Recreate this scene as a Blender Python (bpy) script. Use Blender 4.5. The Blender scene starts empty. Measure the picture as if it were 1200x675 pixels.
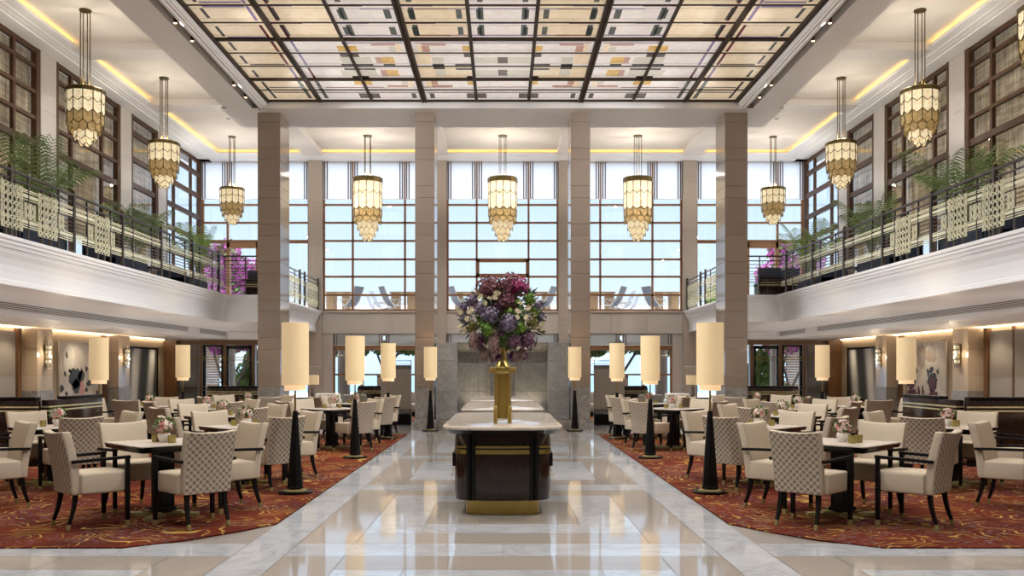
import bpy, bmesh, math, random
from mathutils import Vector, Matrix
R = random.Random(7)
PI = math.pi
C = bpy.context.scene.collection
sc = bpy.context.scene

# ------------------------------------------------------------------ materials
MATS = {}
def nt(name):
    m = bpy.data.materials.new(name); m.use_nodes = True
    t = m.node_tree; b = t.nodes['Principled BSDF']
    MATS[name] = m
    return m, t, b
def lk(t, a, b): t.links.new(a, b)
def coord(t, kind='Object', scale=(1, 1, 1), rot=(0, 0, 0)):
    c = t.nodes.new('ShaderNodeTexCoord'); mp = t.nodes.new('ShaderNodeMapping')
    mp.inputs['Scale'].default_value = scale; mp.inputs['Rotation'].default_value = rot
    lk(t, c.outputs[kind], mp.inputs['Vector']); return mp.outputs['Vector']
def noise(t, vec, scale, detail=4, rough=.55, dist=0):
    n = t.nodes.new('ShaderNodeTexNoise'); n.inputs['Scale'].default_value = scale
    n.inputs['Detail'].default_value = detail; n.inputs['Roughness'].default_value = rough
    n.inputs['Distortion'].default_value = dist
    lk(t, vec, n.inputs['Vector']); return n.outputs['Fac']
def ramp(t, fac, stops):
    r = t.nodes.new('ShaderNodeValToRGB'); e = r.color_ramp.elements
    while len(e) < len(stops): e.new(.5)
    for i, (p, c) in enumerate(stops):
        e[i].position = p; e[i].color = (c[0], c[1], c[2], 1)
    lk(t, fac, r.inputs['Fac']); return r.outputs['Color']
def mixc(t, fac, a, b, mode='MIX'):
    m = t.nodes.new('ShaderNodeMix'); m.data_type = 'RGBA'; m.blend_type = mode
    for s, v in ((m.inputs[0], fac), (m.inputs[6], a), (m.inputs[7], b)):
        if hasattr(v, 'links'): lk(t, v, s)
        else: s.default_value = v if isinstance(v, (int, float)) else (v[0], v[1], v[2], 1)
    return m.outputs[2]
def bump(t, b, h, s=.2, d=.01):
    n = t.nodes.new('ShaderNodeBump'); n.inputs['Strength'].default_value = s; n.inputs['Distance'].default_value = d
    lk(t, h, n.inputs['Height']); lk(t, n.outputs['Normal'], b.inputs['Normal'])
def island(t):
    g = t.nodes.new('ShaderNodeNewGeometry'); return g.outputs['Random Per Island']
def M(name, c=(.8, .8, .8), rough=.5, metal=0, c2=None, ns=20, stretch=(1, 1, 1), bmp=0, em=0, emc=None, coat=0, isl=0, spec=.5, kind='Object'):
    if name in MATS: return MATS[name]
    m, t, b = nt(name)
    b.inputs['Base Color'].default_value = (*c, 1); b.inputs['Roughness'].default_value = rough
    b.inputs['Metallic'].default_value = metal; b.inputs['Coat Weight'].default_value = coat
    b.inputs['Specular IOR Level'].default_value = spec
    c2 = c2 or tuple(x * .85 for x in c)
    f = noise(t, coord(t, kind, stretch), ns)
    col = ramp(t, f, [(.3, c2), (.7, c)])
    if isl:
        v = t.nodes.new('ShaderNodeMapRange'); lk(t, island(t), v.inputs[0]); v.inputs[3].default_value = 1 - isl; v.inputs[4].default_value = 1 + isl
        cm = t.nodes.new('ShaderNodeCombineColor')
        for i in range(3): lk(t, v.outputs[0], cm.inputs[i])
        col = mixc(t, 1.0, col, cm.outputs[0], 'MULTIPLY')
    lk(t, col, b.inputs['Base Color'])
    if bmp: bump(t, b, f, bmp, .004)
    if em:
        b.inputs['Emission Strength'].default_value = em
        if emc: b.inputs['Emission Color'].default_value = (*emc, 1)
        else: lk(t, col, b.inputs['Emission Color'])
    return m
def marble(name, base, vein, rough=.12, scale=.9, isl=.06, vw=.035, coat=0):
    m, t, b = nt(name)
    v = coord(t, 'Object', (1, 1, 1), (0, 0, .5))
    add = t.nodes.new('ShaderNodeVectorMath'); add.operation = 'MULTIPLY_ADD'
    cv = t.nodes.new('ShaderNodeCombineXYZ')
    for i in range(3): lk(t, island(t), cv.inputs[i])
    lk(t, cv.outputs[0], add.inputs[0]); add.inputs[1].default_value = (17, 9, 13); lk(t, v, add.inputs[2])
    vec = add.outputs[0]
    n1 = noise(t, vec, scale, 6, .65, 1.2)
    w = t.nodes.new('ShaderNodeMath'); w.operation = 'SUBTRACT'; w.inputs[1].default_value = .5; lk(t, n1, w.inputs[0])
    a = t.nodes.new('ShaderNodeMath'); a.operation = 'ABSOLUTE'; lk(t, w.outputs[0], a.inputs[0])
    vv = ramp(t, a.outputs[0], [(0, (1, 1, 1)), (vw, (.25, .25, .25)), (vw * 3, (0, 0, 0))])
    n2 = noise(t, vec, scale * 2.3, 5, .6)
    c1 = ramp(t, n2, [(.3, tuple(x * .88 for x in base)), (.7, base)])
    col = mixc(t, vv, c1, vein)
    v2 = t.nodes.new('ShaderNodeMapRange'); lk(t, island(t), v2.inputs[0]); v2.inputs[3].default_value = 1 - isl; v2.inputs[4].default_value = 1 + isl
    cm = t.nodes.new('ShaderNodeCombineColor')
    for i in range(3): lk(t, v2.outputs[0], cm.inputs[i])
    col = mixc(t, 1.0, col, cm.outputs[0], 'MULTIPLY')
    lk(t, col, b.inputs['Base Color']); b.inputs['Roughness'].default_value = rough; b.inputs['Coat Weight'].default_value = coat
    b.inputs['Coat Roughness'].default_value = .03
    return m

white = M('ceiling_paint', (.72, .69, .67), .6, ns=2, c2=(.70, .67, .65))
wallwhite = M('white_plaster', (.88, .885, .90), .5, ns=2, c2=(.86, .865, .88))
warmwhite = M('coffer_paint', (.76, .72, .67), .7, ns=2, c2=(.74, .70, .65))
brownstone = M('brown_stone', (.29, .228, .18), .1, ns=60, c2=(.245, .19, .15), isl=.06)
brownstone.node_tree.nodes['Principled BSDF'].inputs['Specular IOR Level'].default_value = .5
lightstone = M('light_stone', (.50, .44, .39), .45, ns=30, c2=(.44, .385, .34), isl=.05)
palestone = M('pale_stone', (.60, .56, .52), .4, ns=60, c2=(.52, .485, .45), isl=.06)
paneltone = M('beige_stone_polished', (.50, .40, .30), .12, ns=30, c2=(.44, .35, .26), isl=.04)
greybase = M('grey_stone', (.31, .285, .26), .3, ns=12, c2=(.17, .15, .135), isl=.05)
greymarble = marble('grey_marble', (.24, .235, .225), (.31, .30, .285), .25, 2.2, .16, .02)
floor_marble = marble('floor_white_marble', (.50, .525, .565), (.38, .395, .42), .05, 1.4, .05, .03)
floor_beige = M('floor_beige_stone', (.39, .35, .315), .06, ns=40, c2=(.34, .305, .27), isl=.07)
grout = M('grout', (.25, .22, .2), .5)
wood = M('brown_wood', (.16, .075, .03), .35, ns=6, c2=(.11, .05, .02), stretch=(4, 4, .4))
mull = M('bronze_brown_frame', (.095, .046, .024), .5, ns=6, c2=(.07, .034, .018), spec=.2)
mull_lit = M('lit_brown_frame', (.32, .165, .08), .5, ns=6, c2=(.26, .13, .06))  # frame brown made lighter: light painted into the colour for the backlit windows
brass_sat = M('satin_brass', (.36, .30, .13), .4, metal=.4, ns=6, c2=(.30, .25, .10))
bronze = M('dark_bronze', (.085, .068, .055), .35, metal=.5)
brass = M('brass', (.42, .31, .10), .28, metal=1, ns=4, c2=(.36, .26, .08))
antique = M('antique_brass', (.17, .125, .045), .35, metal=.9, ns=8, c2=(.13, .095, .035))
palebrass = M('pale_brass', (.80, .78, .58), .4, metal=.0, ns=8, c2=(.72, .70, .50))
black = M('black_lacquer', (.006, .005, .005), .25, ns=5, c2=(.004, .004, .004), spec=.22)
blacksat = M('black_satin', (.006, .005, .005), .5, ns=5, spec=.12)
darkwood = M('dark_wood_gloss', (.022, .010, .007), .14, ns=4, c2=(.014, .008, .006), stretch=(3, 3, 1), spec=.4)
cream = M('cream_upholstery', (.52, .435, .33), .75, ns=120, c2=(.45, .375, .28), bmp=.15)
shade = M('lamp_shade', (.62, .48, .28), .7, ns=3, c2=(.58, .44, .25), em=.24, emc=(1.0, .74, .42))
shade2 = M('lamp_diffuser', (.85, .68, .48), .7, ns=3, em=.36, emc=(1.0, .72, .42))
blindm = M('blind_fabric', (.80, .82, .86), .8, ns=50, em=0)
navy = M('navy_fabric', (.02, .028, .055), .8, ns=40)
potm = M('pot_grey', (.34, .32, .30), .5, ns=8)
whitep = M('white_ceramic', (.80, .76, .70), .25, ns=8)
candle = M('candle_wax', (.95, .85, .65), .5, em=.6, emc=(1, .7, .35))
cove_em = M('cove_led', (1, .7, .25), .5, em=6.5, emc=(1.0, .58, .15))
cove2_em = M('wall_wash_led', (1, .8, .5), .5, em=14, emc=(1.0, .78, .52))
spot_em = M('spot_lens', (1, .6, .3), .5, em=14, emc=(1.0, .55, .25))
fabricwall = M('woven_wallcovering', (.34, .30, .26), .8, ns=45, c2=(.20, .175, .15), bmp=.3)
fabricwall2 = M('tan_wallcovering', (.33, .25, .17), .8, ns=120, c2=(.28, .21, .14))
ventm = M('vent_grey', (.16, .15, .145), .5)
screenfab = M('screen_fabric', (.46, .39, .33), .8, ns=60, c2=(.2, .16, .13))

def alpha_blind():
    m, t, b = nt('translucent_blind')
    out = t.nodes['Material Output']; t.nodes.remove(b)
    d = t.nodes.new('ShaderNodeBsdfDiffuse'); tr = t.nodes.new('ShaderNodeBsdfTranslucent'); mx = t.nodes.new('ShaderNodeMixShader')
    f = noise(t, coord(t), 60)
    c = ramp(t, f, [(.3, (.86, .88, .92)), (.7, (.93, .94, .97))])
    lk(t, c, d.inputs['Color']); lk(t, c, tr.inputs['Color']); mx.inputs[0].default_value = .75
    lk(t, d.outputs[0], mx.inputs[1]); lk(t, tr.outputs[0], mx.inputs[2]); lk(t, mx.outputs[0], out.inputs['Surface'])
    return m
tblind = alpha_blind()
def sheer():
    m, t, b = nt('sheer_blind')
    out = t.nodes['Material Output']; t.nodes.remove(b)
    d = t.nodes.new('ShaderNodeBsdfDiffuse'); tr = t.nodes.new('ShaderNodeBsdfTransparent'); mx = t.nodes.new('ShaderNodeMixShader')
    d.inputs['Color'].default_value = (.45, .46, .45, 1); mx.inputs[0].default_value = .28
    lk(t, d.outputs[0], mx.inputs[1]); lk(t, tr.outputs[0], mx.inputs[2]); lk(t, mx.outputs[0], out.inputs['Surface'])
    return m
sheerm = sheer()
def glassm(name, tint=(1, 1, 1), refl=.08, rough=.0):
    m, t, b = nt(name)
    out = t.nodes['Material Output']; t.nodes.remove(b)
    g = t.nodes.new('ShaderNodeBsdfGlossy'); g.inputs['Roughness'].default_value = rough
    tr = t.nodes.new('ShaderNodeBsdfTransparent'); tr.inputs['Color'].default_value = (*tint, 1)
    fr = t.nodes.new('ShaderNodeLayerWeight'); fr.inputs['Blend'].default_value = .5
    pw = t.nodes.new('ShaderNodeMath'); pw.operation = 'POWER'; pw.inputs[1].default_value = 5; lk(t, fr.outputs['Facing'], pw.inputs[0])
    mul = t.nodes.new('ShaderNodeMath'); mul.operation = 'MULTIPLY_ADD'; mul.inputs[1].default_value = .8; mul.inputs[2].default_value = refl; lk(t, pw.outputs[0], mul.inputs[0]); mul.use_clamp = True
    mx = t.nodes.new('ShaderNodeMixShader'); lk(t, mul.outputs[0], mx.inputs[0])
    lk(t, tr.outputs[0], mx.inputs[1]); lk(t, g.outputs[0], mx.inputs[2]); lk(t, mx.outputs[0], out.inputs['Surface'])
    return m
glass = glassm('window_glass', (.97, .985, 1), .05)
crystal = glassm('crystal', (.95, .95, .97), .35, .05)

def woven():   # bamboo shade seen behind the side windows
    m, t, b = nt('woven_shade')
    out = t.nodes['Material Output']
    a = noise(t, coord(t, 'Object', (1, .7, 9)), 1.6, 6, .75)
    c = noise(t, coord(t, 'Object', (1, 8, .5)), 1.5, 6, .75)
    w = noise(t, coord(t, 'Object', (1, 1, 1)), .8, 2)
    c1 = ramp(t, a, [(.38, (.13, .09, .05)), (.5, (.42, .33, .21)), (.62, (.80, .70, .54))])
    c2 = ramp(t, c, [(.38, (.12, .08, .045)), (.5, (.46, .37, .25)), (.62, (.85, .76, .62))])
    col = mixc(t, .5, c1, c2)
    b.inputs['Roughness'].default_value = .8
    tr = t.nodes.new('ShaderNodeBsdfTranslucent'); mx = t.nodes.new('ShaderNodeMixShader'); mx.inputs[0].default_value = .6
    lk(t, col, b.inputs['Base Color']); lk(t, col, tr.inputs['Color'])
    lk(t, b.outputs[0], mx.inputs[1]); lk(t, tr.outputs[0], mx.inputs[2]); lk(t, mx.outputs[0], out.inputs['Surface'])
    return m
wovenm = woven()

def checkback():
    m, t, b = nt('checked_back_fabric')
    v = coord(t, 'Object', (31, 31, 31))
    sep = t.nodes.new('ShaderNodeSeparateXYZ'); lk(t, v, sep.inputs[0])
    def mth(op, a, bb=None):
        n = t.nodes.new('ShaderNodeMath'); n.operation = op
        if hasattr(a, 'links'): lk(t, a, n.inputs[0])
        else: n.inputs[0].default_value = a
        if bb is not None:
            if hasattr(bb, 'links'): lk(t, bb, n.inputs[1])
            else: n.inputs[1].default_value = bb
        return n.outputs[0]
    sx = mth('SINE', mth('MULTIPLY', sep.outputs[0], PI)); sz = mth('SINE', mth('MULTIPLY', sep.outputs[2], PI))
    p = mth('MULTIPLY', sx, sz)
    n = noise(t, coord(t, 'Object', (1, 1, 1)), 22, 2)
    p2 = mth('MULTIPLY', mth('ADD', mth('MULTIPLY', n, 1.6), -.05), mth('DIVIDE', p, mth('ADD', mth('ABSOLUTE', p), .10)))
    col = ramp(t, p2, [(0, (.44, .36, .27)), (.10, (.36, .29, .215)), (.40, (.19, .145, .105)), (.68, (.10, .075, .055))])
    fine = noise(t, coord(t, 'Object', (1, 1, 1)), 260, 2)
    col = mixc(t, .25, col, ramp(t, fine, [(.3, (.2, .16, .12)), (.7, (.6, .52, .42))]))
    lk(t, col, b.inputs['Base Color']); b.inputs['Roughness'].default_value = .8
    return m
checkm = checkback()

def carpetm():
    m, t, b = nt('carpet_red_gold')
    def wave(rot, sc_, dist, dsc, seed):
        w = t.nodes.new('ShaderNodeTexWave'); w.wave_type = 'RINGS'; w.rings_direction = 'SPHERICAL'
        w.inputs['Scale'].default_value = sc_; w.inputs['Distortion'].default_value = dist
        w.inputs['Detail'].default_value = 1.5; w.inputs['Detail Scale'].default_value = dsc
        mp = t.nodes.new('ShaderNodeMapping'); c = t.nodes.new('ShaderNodeTexCoord')
        mp.inputs['Location'].default_value = seed
        lk(t, c.outputs['Object'], mp.inputs[0]); lk(t, mp.outputs[0], w.inputs['Vector']); return w.outputs['Fac']
    # swirling gold lines: rings round scattered centres
    vo = t.nodes.new('ShaderNodeTexVoronoi'); vo.inputs['Scale'].default_value = .9; vo.inputs['Randomness'].default_value = 1
    nz = t.nodes.new('ShaderNodeTexNoise'); nz.inputs['Scale'].default_value = 1.6; nz.inputs['Detail'].default_value = 2
    c0 = coord(t); lk(t, c0, nz.inputs['Vector'])
    ad = t.nodes.new('ShaderNodeVectorMath'); ad.operation = 'MULTIPLY_ADD'; lk(t, nz.outputs['Color'], ad.inputs[0]); ad.inputs[1].default_value = (.9, .9, 0); lk(t, c0, ad.inputs[2])
    lk(t, ad.outputs[0], vo.inputs['Vector'])
    def mth(op, a, bb=None, clamp=False):
        n = t.nodes.new('ShaderNodeMath'); n.operation = op; n.use_clamp = clamp
        if hasattr(a, 'links'): lk(t, a, n.inputs[0])
        else: n.inputs[0].default_value = a
        if bb is not None:
            if hasattr(bb, 'links'): lk(t, bb, n.inputs[1])
            else: n.inputs[1].default_value = bb
        return n.outputs[0]
    ring = mth('SINE', mth('MULTIPLY', vo.outputs['Distance'], 78))
    gate = noise(t, c0, 2.4, 4, .65)
    gl = mth('MULTIPLY', ramp(t, ring, [(.80, (0, 0, 0)), (.93, (1, 1, 1))]), ramp(t, gate, [(.46, (0, 0, 0)), (.53, (1, 1, 1))]))
    n1 = noise(t, coord(t), 1.3, 4, .6, .6)
    base = ramp(t, n1, [(.30, (.055, .009, .006)), (.5, (.105, .017, .009)), (.66, (.15, .029, .011)), (.8, (.07, .012, .007))])
    streak = noise(t, coord(t, 'Object', (2.2, 22, 1)), 4.5, 4, .75)
    base = mixc(t, ramp(t, streak, [(.60, (0, 0, 0)), (.68, (.75, .75, .75))]), base, (.34, .17, .035))
    streak2 = noise(t, coord(t, 'Object', (1.6, 14, 1)), 5.5, 4, .75)
    base = mixc(t, ramp(t, streak2, [(.36, (.65, .65, .65)), (.42, (0, 0, 0))]), base, (.07, .012, .010))
    blue = noise(t, coord(t, 'Object', (2, 7, 1)), 6.5, 3, .6)
    bg = noise(t, coord(t), .9, 1)
    bm = mth('MULTIPLY', ramp(t, blue, [(.60, (0, 0, 0)), (.64, (1, 1, 1))]), ramp(t, bg, [(.46, (0, 0, 0)), (.54, (1, 1, 1))]))
    base = mixc(t, bm, base, (.20, .24, .28))
    col = mixc(t, gl, base, (.44, .28, .07))
    lk(t, col, b.inputs['Base Color']); b.inputs['Roughness'].default_value = .95; b.inputs['Specular IOR Level'].default_value = .1
    pile = noise(t, coord(t), 220, 2); bump(t, b, pile, .4, .004)
    return m
carpetmat = carpetm()

def alabaster(name, c1, c2, e):
    m, t, b = nt(name)
    f = noise(t, coord(t), 11, 5, .7, .8)
    col = ramp(t, f, [(.3, c2), (.5, c1), (.7, tuple(min(1, x * 1.15) for x in c1))])
    lk(t, col, b.inputs['Base Color']); lk(t, col, b.inputs['Emission Color'])
    b.inputs['Emission Strength'].default_value = e; b.inputs['Roughness'].default_value = .2
    return m
alab = alabaster('alabaster_glass', (.80, .68, .45), (.50, .36, .18), .45)
alab2 = alabaster('amber_glass', (.45, .31, .13), (.16, .09, .03), .25)

# ------------------------------------------------------------------ mesh builder
class MB:
    def __init__(s): s.v = []; s.f = []; s.m = []; s.mi = 0
    def add(s, vs, fs):
        n = len(s.v); s.v += [tuple(v) for v in vs]
        for f in fs: s.f.append(tuple(i + n for i in f)); s.m.append(s.mi)
        return s
    def box(s, x0, x1, y0, y1, z0, z1, T=None):
        x0, x1 = min(x0, x1), max(x0, x1); y0, y1 = min(y0, y1), max(y0, y1); z0, z1 = min(z0, z1), max(z0, z1)
        vs = [Vector(p) for p in ((x0,y0,z0),(x1,y0,z0),(x1,y1,z0),(x0,y1,z0),(x0,y0,z1),(x1,y0,z1),(x1,y1,z1),(x0,y1,z1))]
        if T: vs = [T @ v for v in vs]
        return s.add(vs, [(0,3,2,1),(4,5,6,7),(0,1,5,4),(1,2,6,5),(2,3,7,6),(3,0,4,7)])
    def prism(s, poly, z0, z1, top=None):
        n = len(poly); t = top or poly
        vs = [(x, y, z0) for x, y in poly] + [(x, y, z1) for x, y in t]
        return s.add(vs, [tuple(range(n))[::-1], tuple(range(n, 2*n))] + [(i, (i+1) % n, n + (i+1) % n, n + i) for i in range(n)])
    def prismY(s, poly, y0, y1):     # poly in (x,z)
        n = len(poly)
        vs = [(x, y0, z) for x, z in poly] + [(x, y1, z) for x, z in poly]
        return s.add(vs, [tuple(range(n)), tuple(range(n, 2*n))[::-1]] + [((i+1) % n, i, n + i, n + (i+1) % n) for i in range(n)])
    def prismX(s, poly, x0, x1):     # poly in (y,z)
        n = len(poly)
        vs = [(x0, y, z) for y, z in poly] + [(x1, y, z) for y, z in poly]
        return s.add(vs, [tuple(range(n))[::-1], tuple(range(n, 2*n))] + [(i, (i+1) % n, n + (i+1) % n, n + i) for i in range(n)])
    def lathe(s, prof, c=(0, 0, 0), seg=24, caps=True, ph=0):
        n = len(prof); vs = []
        for r, z in prof:
            for k in range(seg):
                a = 2*PI*k/seg + ph; vs.append((c[0] + r*math.cos(a), c[1] + r*math.sin(a), c[2] + z))
        fs = []
        for i in range(n-1):
            for k in range(seg):
                k2 = (k+1) % seg; fs.append((i*seg+k, i*seg+k2, (i+1)*seg+k2, (i+1)*seg+k))
        if caps:
            if prof[0][0] > 1e-5: fs.append(tuple(range(seg))[::-1])
            if prof[-1][0] > 1e-5: fs.append(tuple((n-1)*seg + k for k in range(seg)))
        return s.add(vs, fs)
    def tube(s, pts, r, seg=8, closed=False):
        P = [Vector(p) for p in pts]; n = len(P); vs = []; up = None
        rr = r if isinstance(r, (list, tuple)) else [r]*n
        for i, p in enumerate(P):
            if closed: d = P[(i+1) % n] - P[i-1]
            else: d = P[min(i+1, n-1)] - P[max(i-1, 0)]
            if d.length < 1e-9: d = Vector((0, 0, 1))
            d.normalize()
            if up is None:
                up = Vector((0, 0, 1)) if abs(d.z) < .9 else Vector((1, 0, 0))
            a = d.cross(up)
            if a.length < 1e-6: a = d.cross(Vector((0, 1, 0)))
            a.normalize(); b = a.cross(d).normalized(); up = b
            for k in range(seg):
                t = 2*PI*k/seg + PI/seg; vs.append(p + (a*math.cos(t) + b*math.sin(t))*rr[i])
        fs = []
        for i in range(n if closed else n-1):
            j = (i+1) % n
            for k in range(seg):
                k2 = (k+1) % seg; fs.append((i*seg+k, i*seg+k2, j*seg+k2, j*seg+k))
        if not closed: fs += [tuple(range(seg))[::-1], tuple((n-1)*seg+k for k in range(seg))]
        return s.add(vs, fs)
    def bar(s, a, b, w, h):          # rectangular bar from a to b
        a, b = Vector(a), Vector(b); d = b - a; L = d.length
        rot = d.to_track_quat('Y', 'Z').to_matrix().to_4x4()
        T = Matrix.Translation(a) @ rot
        return s.box(-w/2, w/2, 0, L, -h/2, h/2, T)
    def build(s, name, mat, parent=None, bevel=0, smooth=False, seg=2, angle=30, loc=None):
        me = bpy.data.meshes.new(name); me.from_pydata(s.v, [], s.f)
        mats = mat if isinstance(mat, (list, tuple)) else [mat]
        for m in mats: me.materials.append(m)
        if len(mats) > 1: me.polygons.foreach_set('material_index', s.m)
        bm = bmesh.new(); bm.from_mesh(me)
        if bevel or not getattr(s, 'raw', False):
            bmesh.ops.recalc_face_normals(bm, faces=bm.faces)
        if bevel:
            es = [e for e in bm.edges if len(e.link_faces) == 2 and e.calc_face_angle(0) > math.radians(angle)]
            bmesh.ops.bevel(bm, geom=es, offset=bevel, segments=seg, affect='EDGES', profile=.5, clamp_overlap=True)
        bm.to_mesh(me); bm.free()
        if smooth or bevel:
            me.polygons.foreach_set('use_smooth', [True]*len(me.polygons))
            me.set_sharp_from_angle(angle=math.radians(38))
        o = bpy.data.objects.new(name, me); C.objects.link(o)
        if parent: o.parent = parent
        if loc: o.location = loc
        return o
def tag(o, label=None, cat=None, group=None, kind=None):
    if label: o['label'] = label
    if cat: o['category'] = cat
    if group: o['group'] = group
    if kind: o['kind'] = kind
    return o
def thing(name, label, cat, loc=(0, 0, 0), rz=0, group=None, kind=None):
    o = bpy.data.objects.new(name, None); C.objects.link(o); o.empty_display_size = .1
    o.location = loc; o.rotation_euler = (0, 0, rz)
    return tag(o, label, cat, group, kind)
def struct(mb, name, mat, label, cat='structure', **k):
    o = mb.build(name, mat, **k); return tag(o, label, cat, kind='structure')
CH = {}
def kids(o): return [c for c in C.objects if c.parent == o]
def snapshot(o):
    return (o, [(c, [(g, []) for g in kids(c)]) for c in kids(o)])
def dup(snap, loc=None, rz=None, label=None, group=None, parent=None):
    o, ch = snap
    c = o.copy(); C.objects.link(c)
    if parent: c.parent = parent
    if loc is not None: c.location = loc
    if rz is not None: c.rotation_euler = (0, 0, rz)
    if label: c['label'] = label
    if group: c['group'] = group
    for s in ch: dup(s, parent=c)
    return c
def sweep(mb, path, prof, closed_prof=True):
    """extrude a profile of (offset to the right of travel, z) along a plan path with mitred corners"""
    n = len(path); m = len(prof); vs = []
    P = [Vector((p[0], p[1])) for p in path]
    for i in range(n):
        d0 = (P[i] - P[i-1]).normalized() if i > 0 else (P[1] - P[0]).normalized()
        d1 = (P[i+1] - P[i]).normalized() if i < n-1 else d0
        n0 = Vector((d0.y, -d0.x)); n1 = Vector((d1.y, -d1.x))
        b = (n0 + n1); b = b / max(b.length, 1e-6); k = 1 / max(.2, b.dot(n0))
        for o_, z in prof: vs.append((P[i].x + b.x*o_*k, P[i].y + b.y*o_*k, z))
    fs = []
    for i in range(n-1):
        for j in range(m if closed_prof else m-1):
            j2 = (j+1) % m; fs.append((i*m+j, i*m+j2, (i+1)*m+j2, (i+1)*m+j))
    if closed_prof: fs += [tuple(range(m)), tuple((n-1)*m + j for j in range(m))[::-1]]
    return mb.add(vs, fs)
# ------------------------------------------------------------------ room shell
Y0 = -3.0; YB = 31.6
f = MB()
f.box(-12.2, 12.2, Y0, YB + .2, -.3, -.004)          # mi 0 grout slab
def tiles(x0, x1, y0, y1, mi, nx=1, ny=1, g=.0025):
    f.mi = mi
    for i in range(nx):
        for j in range(ny):
            a = x0 + (x1-x0)*i/nx + g; b = x0 + (x1-x0)*(i+1)/nx - g
            c = y0 + (y1-y0)*j/ny + g; d = y0 + (y1-y0)*(j+1)/ny - g
            f.add([(a, c, 0), (b, c, 0), (b, d, 0), (a, d, 0)], [(0, 1, 2, 3)])
BE, MA = 2, 1
def module(xc, yc, hx=1.76, hy=1.71):
    for s in (-1, 1):
        tiles(xc + s*(hx-.49), xc + s*hx, yc-hy, yc+hy, BE, 1, 3) if s > 0 else tiles(xc-hx, xc-hx+.49, yc-hy, yc+hy, BE, 1, 3)
        a, b = (yc-hy, yc-hy+.49) if s < 0 else (yc+hy-.49, yc+hy)
        tiles(xc-hx+.49, xc+hx-.49, a, b, BE, 3, 1)
        a, b = (xc-hx+.49, xc-hx+1.015) if s < 0 else (xc+hx-1.015, xc+hx-.49)
        tiles(a, b, yc-hy+.49, yc+hy-.49, MA, 1, 2)
        a, b = (yc-hy+.49, yc-hy+.965) if s < 0 else (yc+hy-.965, yc+hy-.49)
        tiles(xc-hx+1.015, xc+hx-1.015, a, b, MA, 1, 1)
    tiles(xc-hx+1.015, xc+hx-1.015, yc-hy+.965, yc+hy-.965, BE, 3, 1)
for k in range(-4, 6):
    yc = 9.43 + 3.94*k
    if yc - 1.71 < Y0 - 1 or yc > YB: continue
    for j in range(-3, 4):
        xc = 3.94*j*1.0
        if abs(xc) > 11: continue
        if 0 < abs(j) and 9 < yc < 20: continue
        module(xc, yc)
        tiles(xc-1.76, xc+1.76, yc+1.71, yc+2.23, MA, 2, 1)
for s in (-1, 1):
    for xs in (1.97, 5.91):
        if xs < 3: tiles(min(s*1.76, s*2.18), max(s*1.76, s*2.18), -6.33+3, 31.5, MA, 1, 26)
        else:
            tiles(min(s*5.7, s*6.12), max(s*5.7, s*6.12), -3, 7.7, MA, 1, 8)
            tiles(min(s*5.7, s*6.12), max(s*5.7, s*6.12), 21, 31.5, MA, 1, 8)
fl = f.build('floor', [grout, floor_marble, floor_beige]); tag(fl, 'polished floor of white marble and beige stone bands', 'floor', kind='structure')
for s in (-1, 1):
    c = MB()
    poly = [(s*2.19, 20.7), (s*2.19, 8.68), (s*2.42, 8.28), (s*2.75, 7.85), (s*3.19, 7.50), (s*11.36, 7.50), (s*11.36, 20.7)]
    c.prism(poly, .001, .012)
    nm = 'left' if s < 0 else 'right'
    o = c.build('carpet', carpetmat); tag(o, f'deep red carpet with gold swirls under the {nm} dining tables', 'carpet')
    c = MB(); c.prism([(s*2.6, 24.9), (s*11.36, 24.9), (s*11.36, 31.1), (s*2.6, 31.3)], .001, .012)
    o = c.build('carpet', carpetmat); tag(o, f'red carpet strip of the {nm} lounge behind the stone columns', 'carpet')

# columns
joints = [1.06]
z = 1.06
while z < 7.7:
    z += .29 if (len(joints) % 2) else .65
    joints.append(z)
joints[-1] = 7.86
def column(x0, x1, y0, y1, lab):
    c = MB()
    for a, b in zip(joints, joints[1:]): c.box(x0, x1, y0, y1, a + .002, b - .002)
    o = c.build('column', brownstone, bevel=.004, seg=1)
    tag(o, lab, 'column', kind='structure')
    c = MB(); c.box(x0, x1, y0, y1, .25, 1.058); c.box(x0-.03, x1+.03, y0-.03, y1+.03, 0, .25)
    b = c.build('column_base', greybase, parent=o, bevel=.005, seg=1)
for s, nm in ((-1, 'left'), (1, 'right')):
    xs = sorted((s*1.69, s*2.17)); column(xs[0], xs[1], 22.2, 23.15, f'{nm} inner brown stone column beside the marble screen wall')
    xs = sorted((s*5.51, s*6.07)); column(xs[0], xs[1], 22.2, 23.15, f'{nm} outer brown stone column in the dining area')

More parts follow.
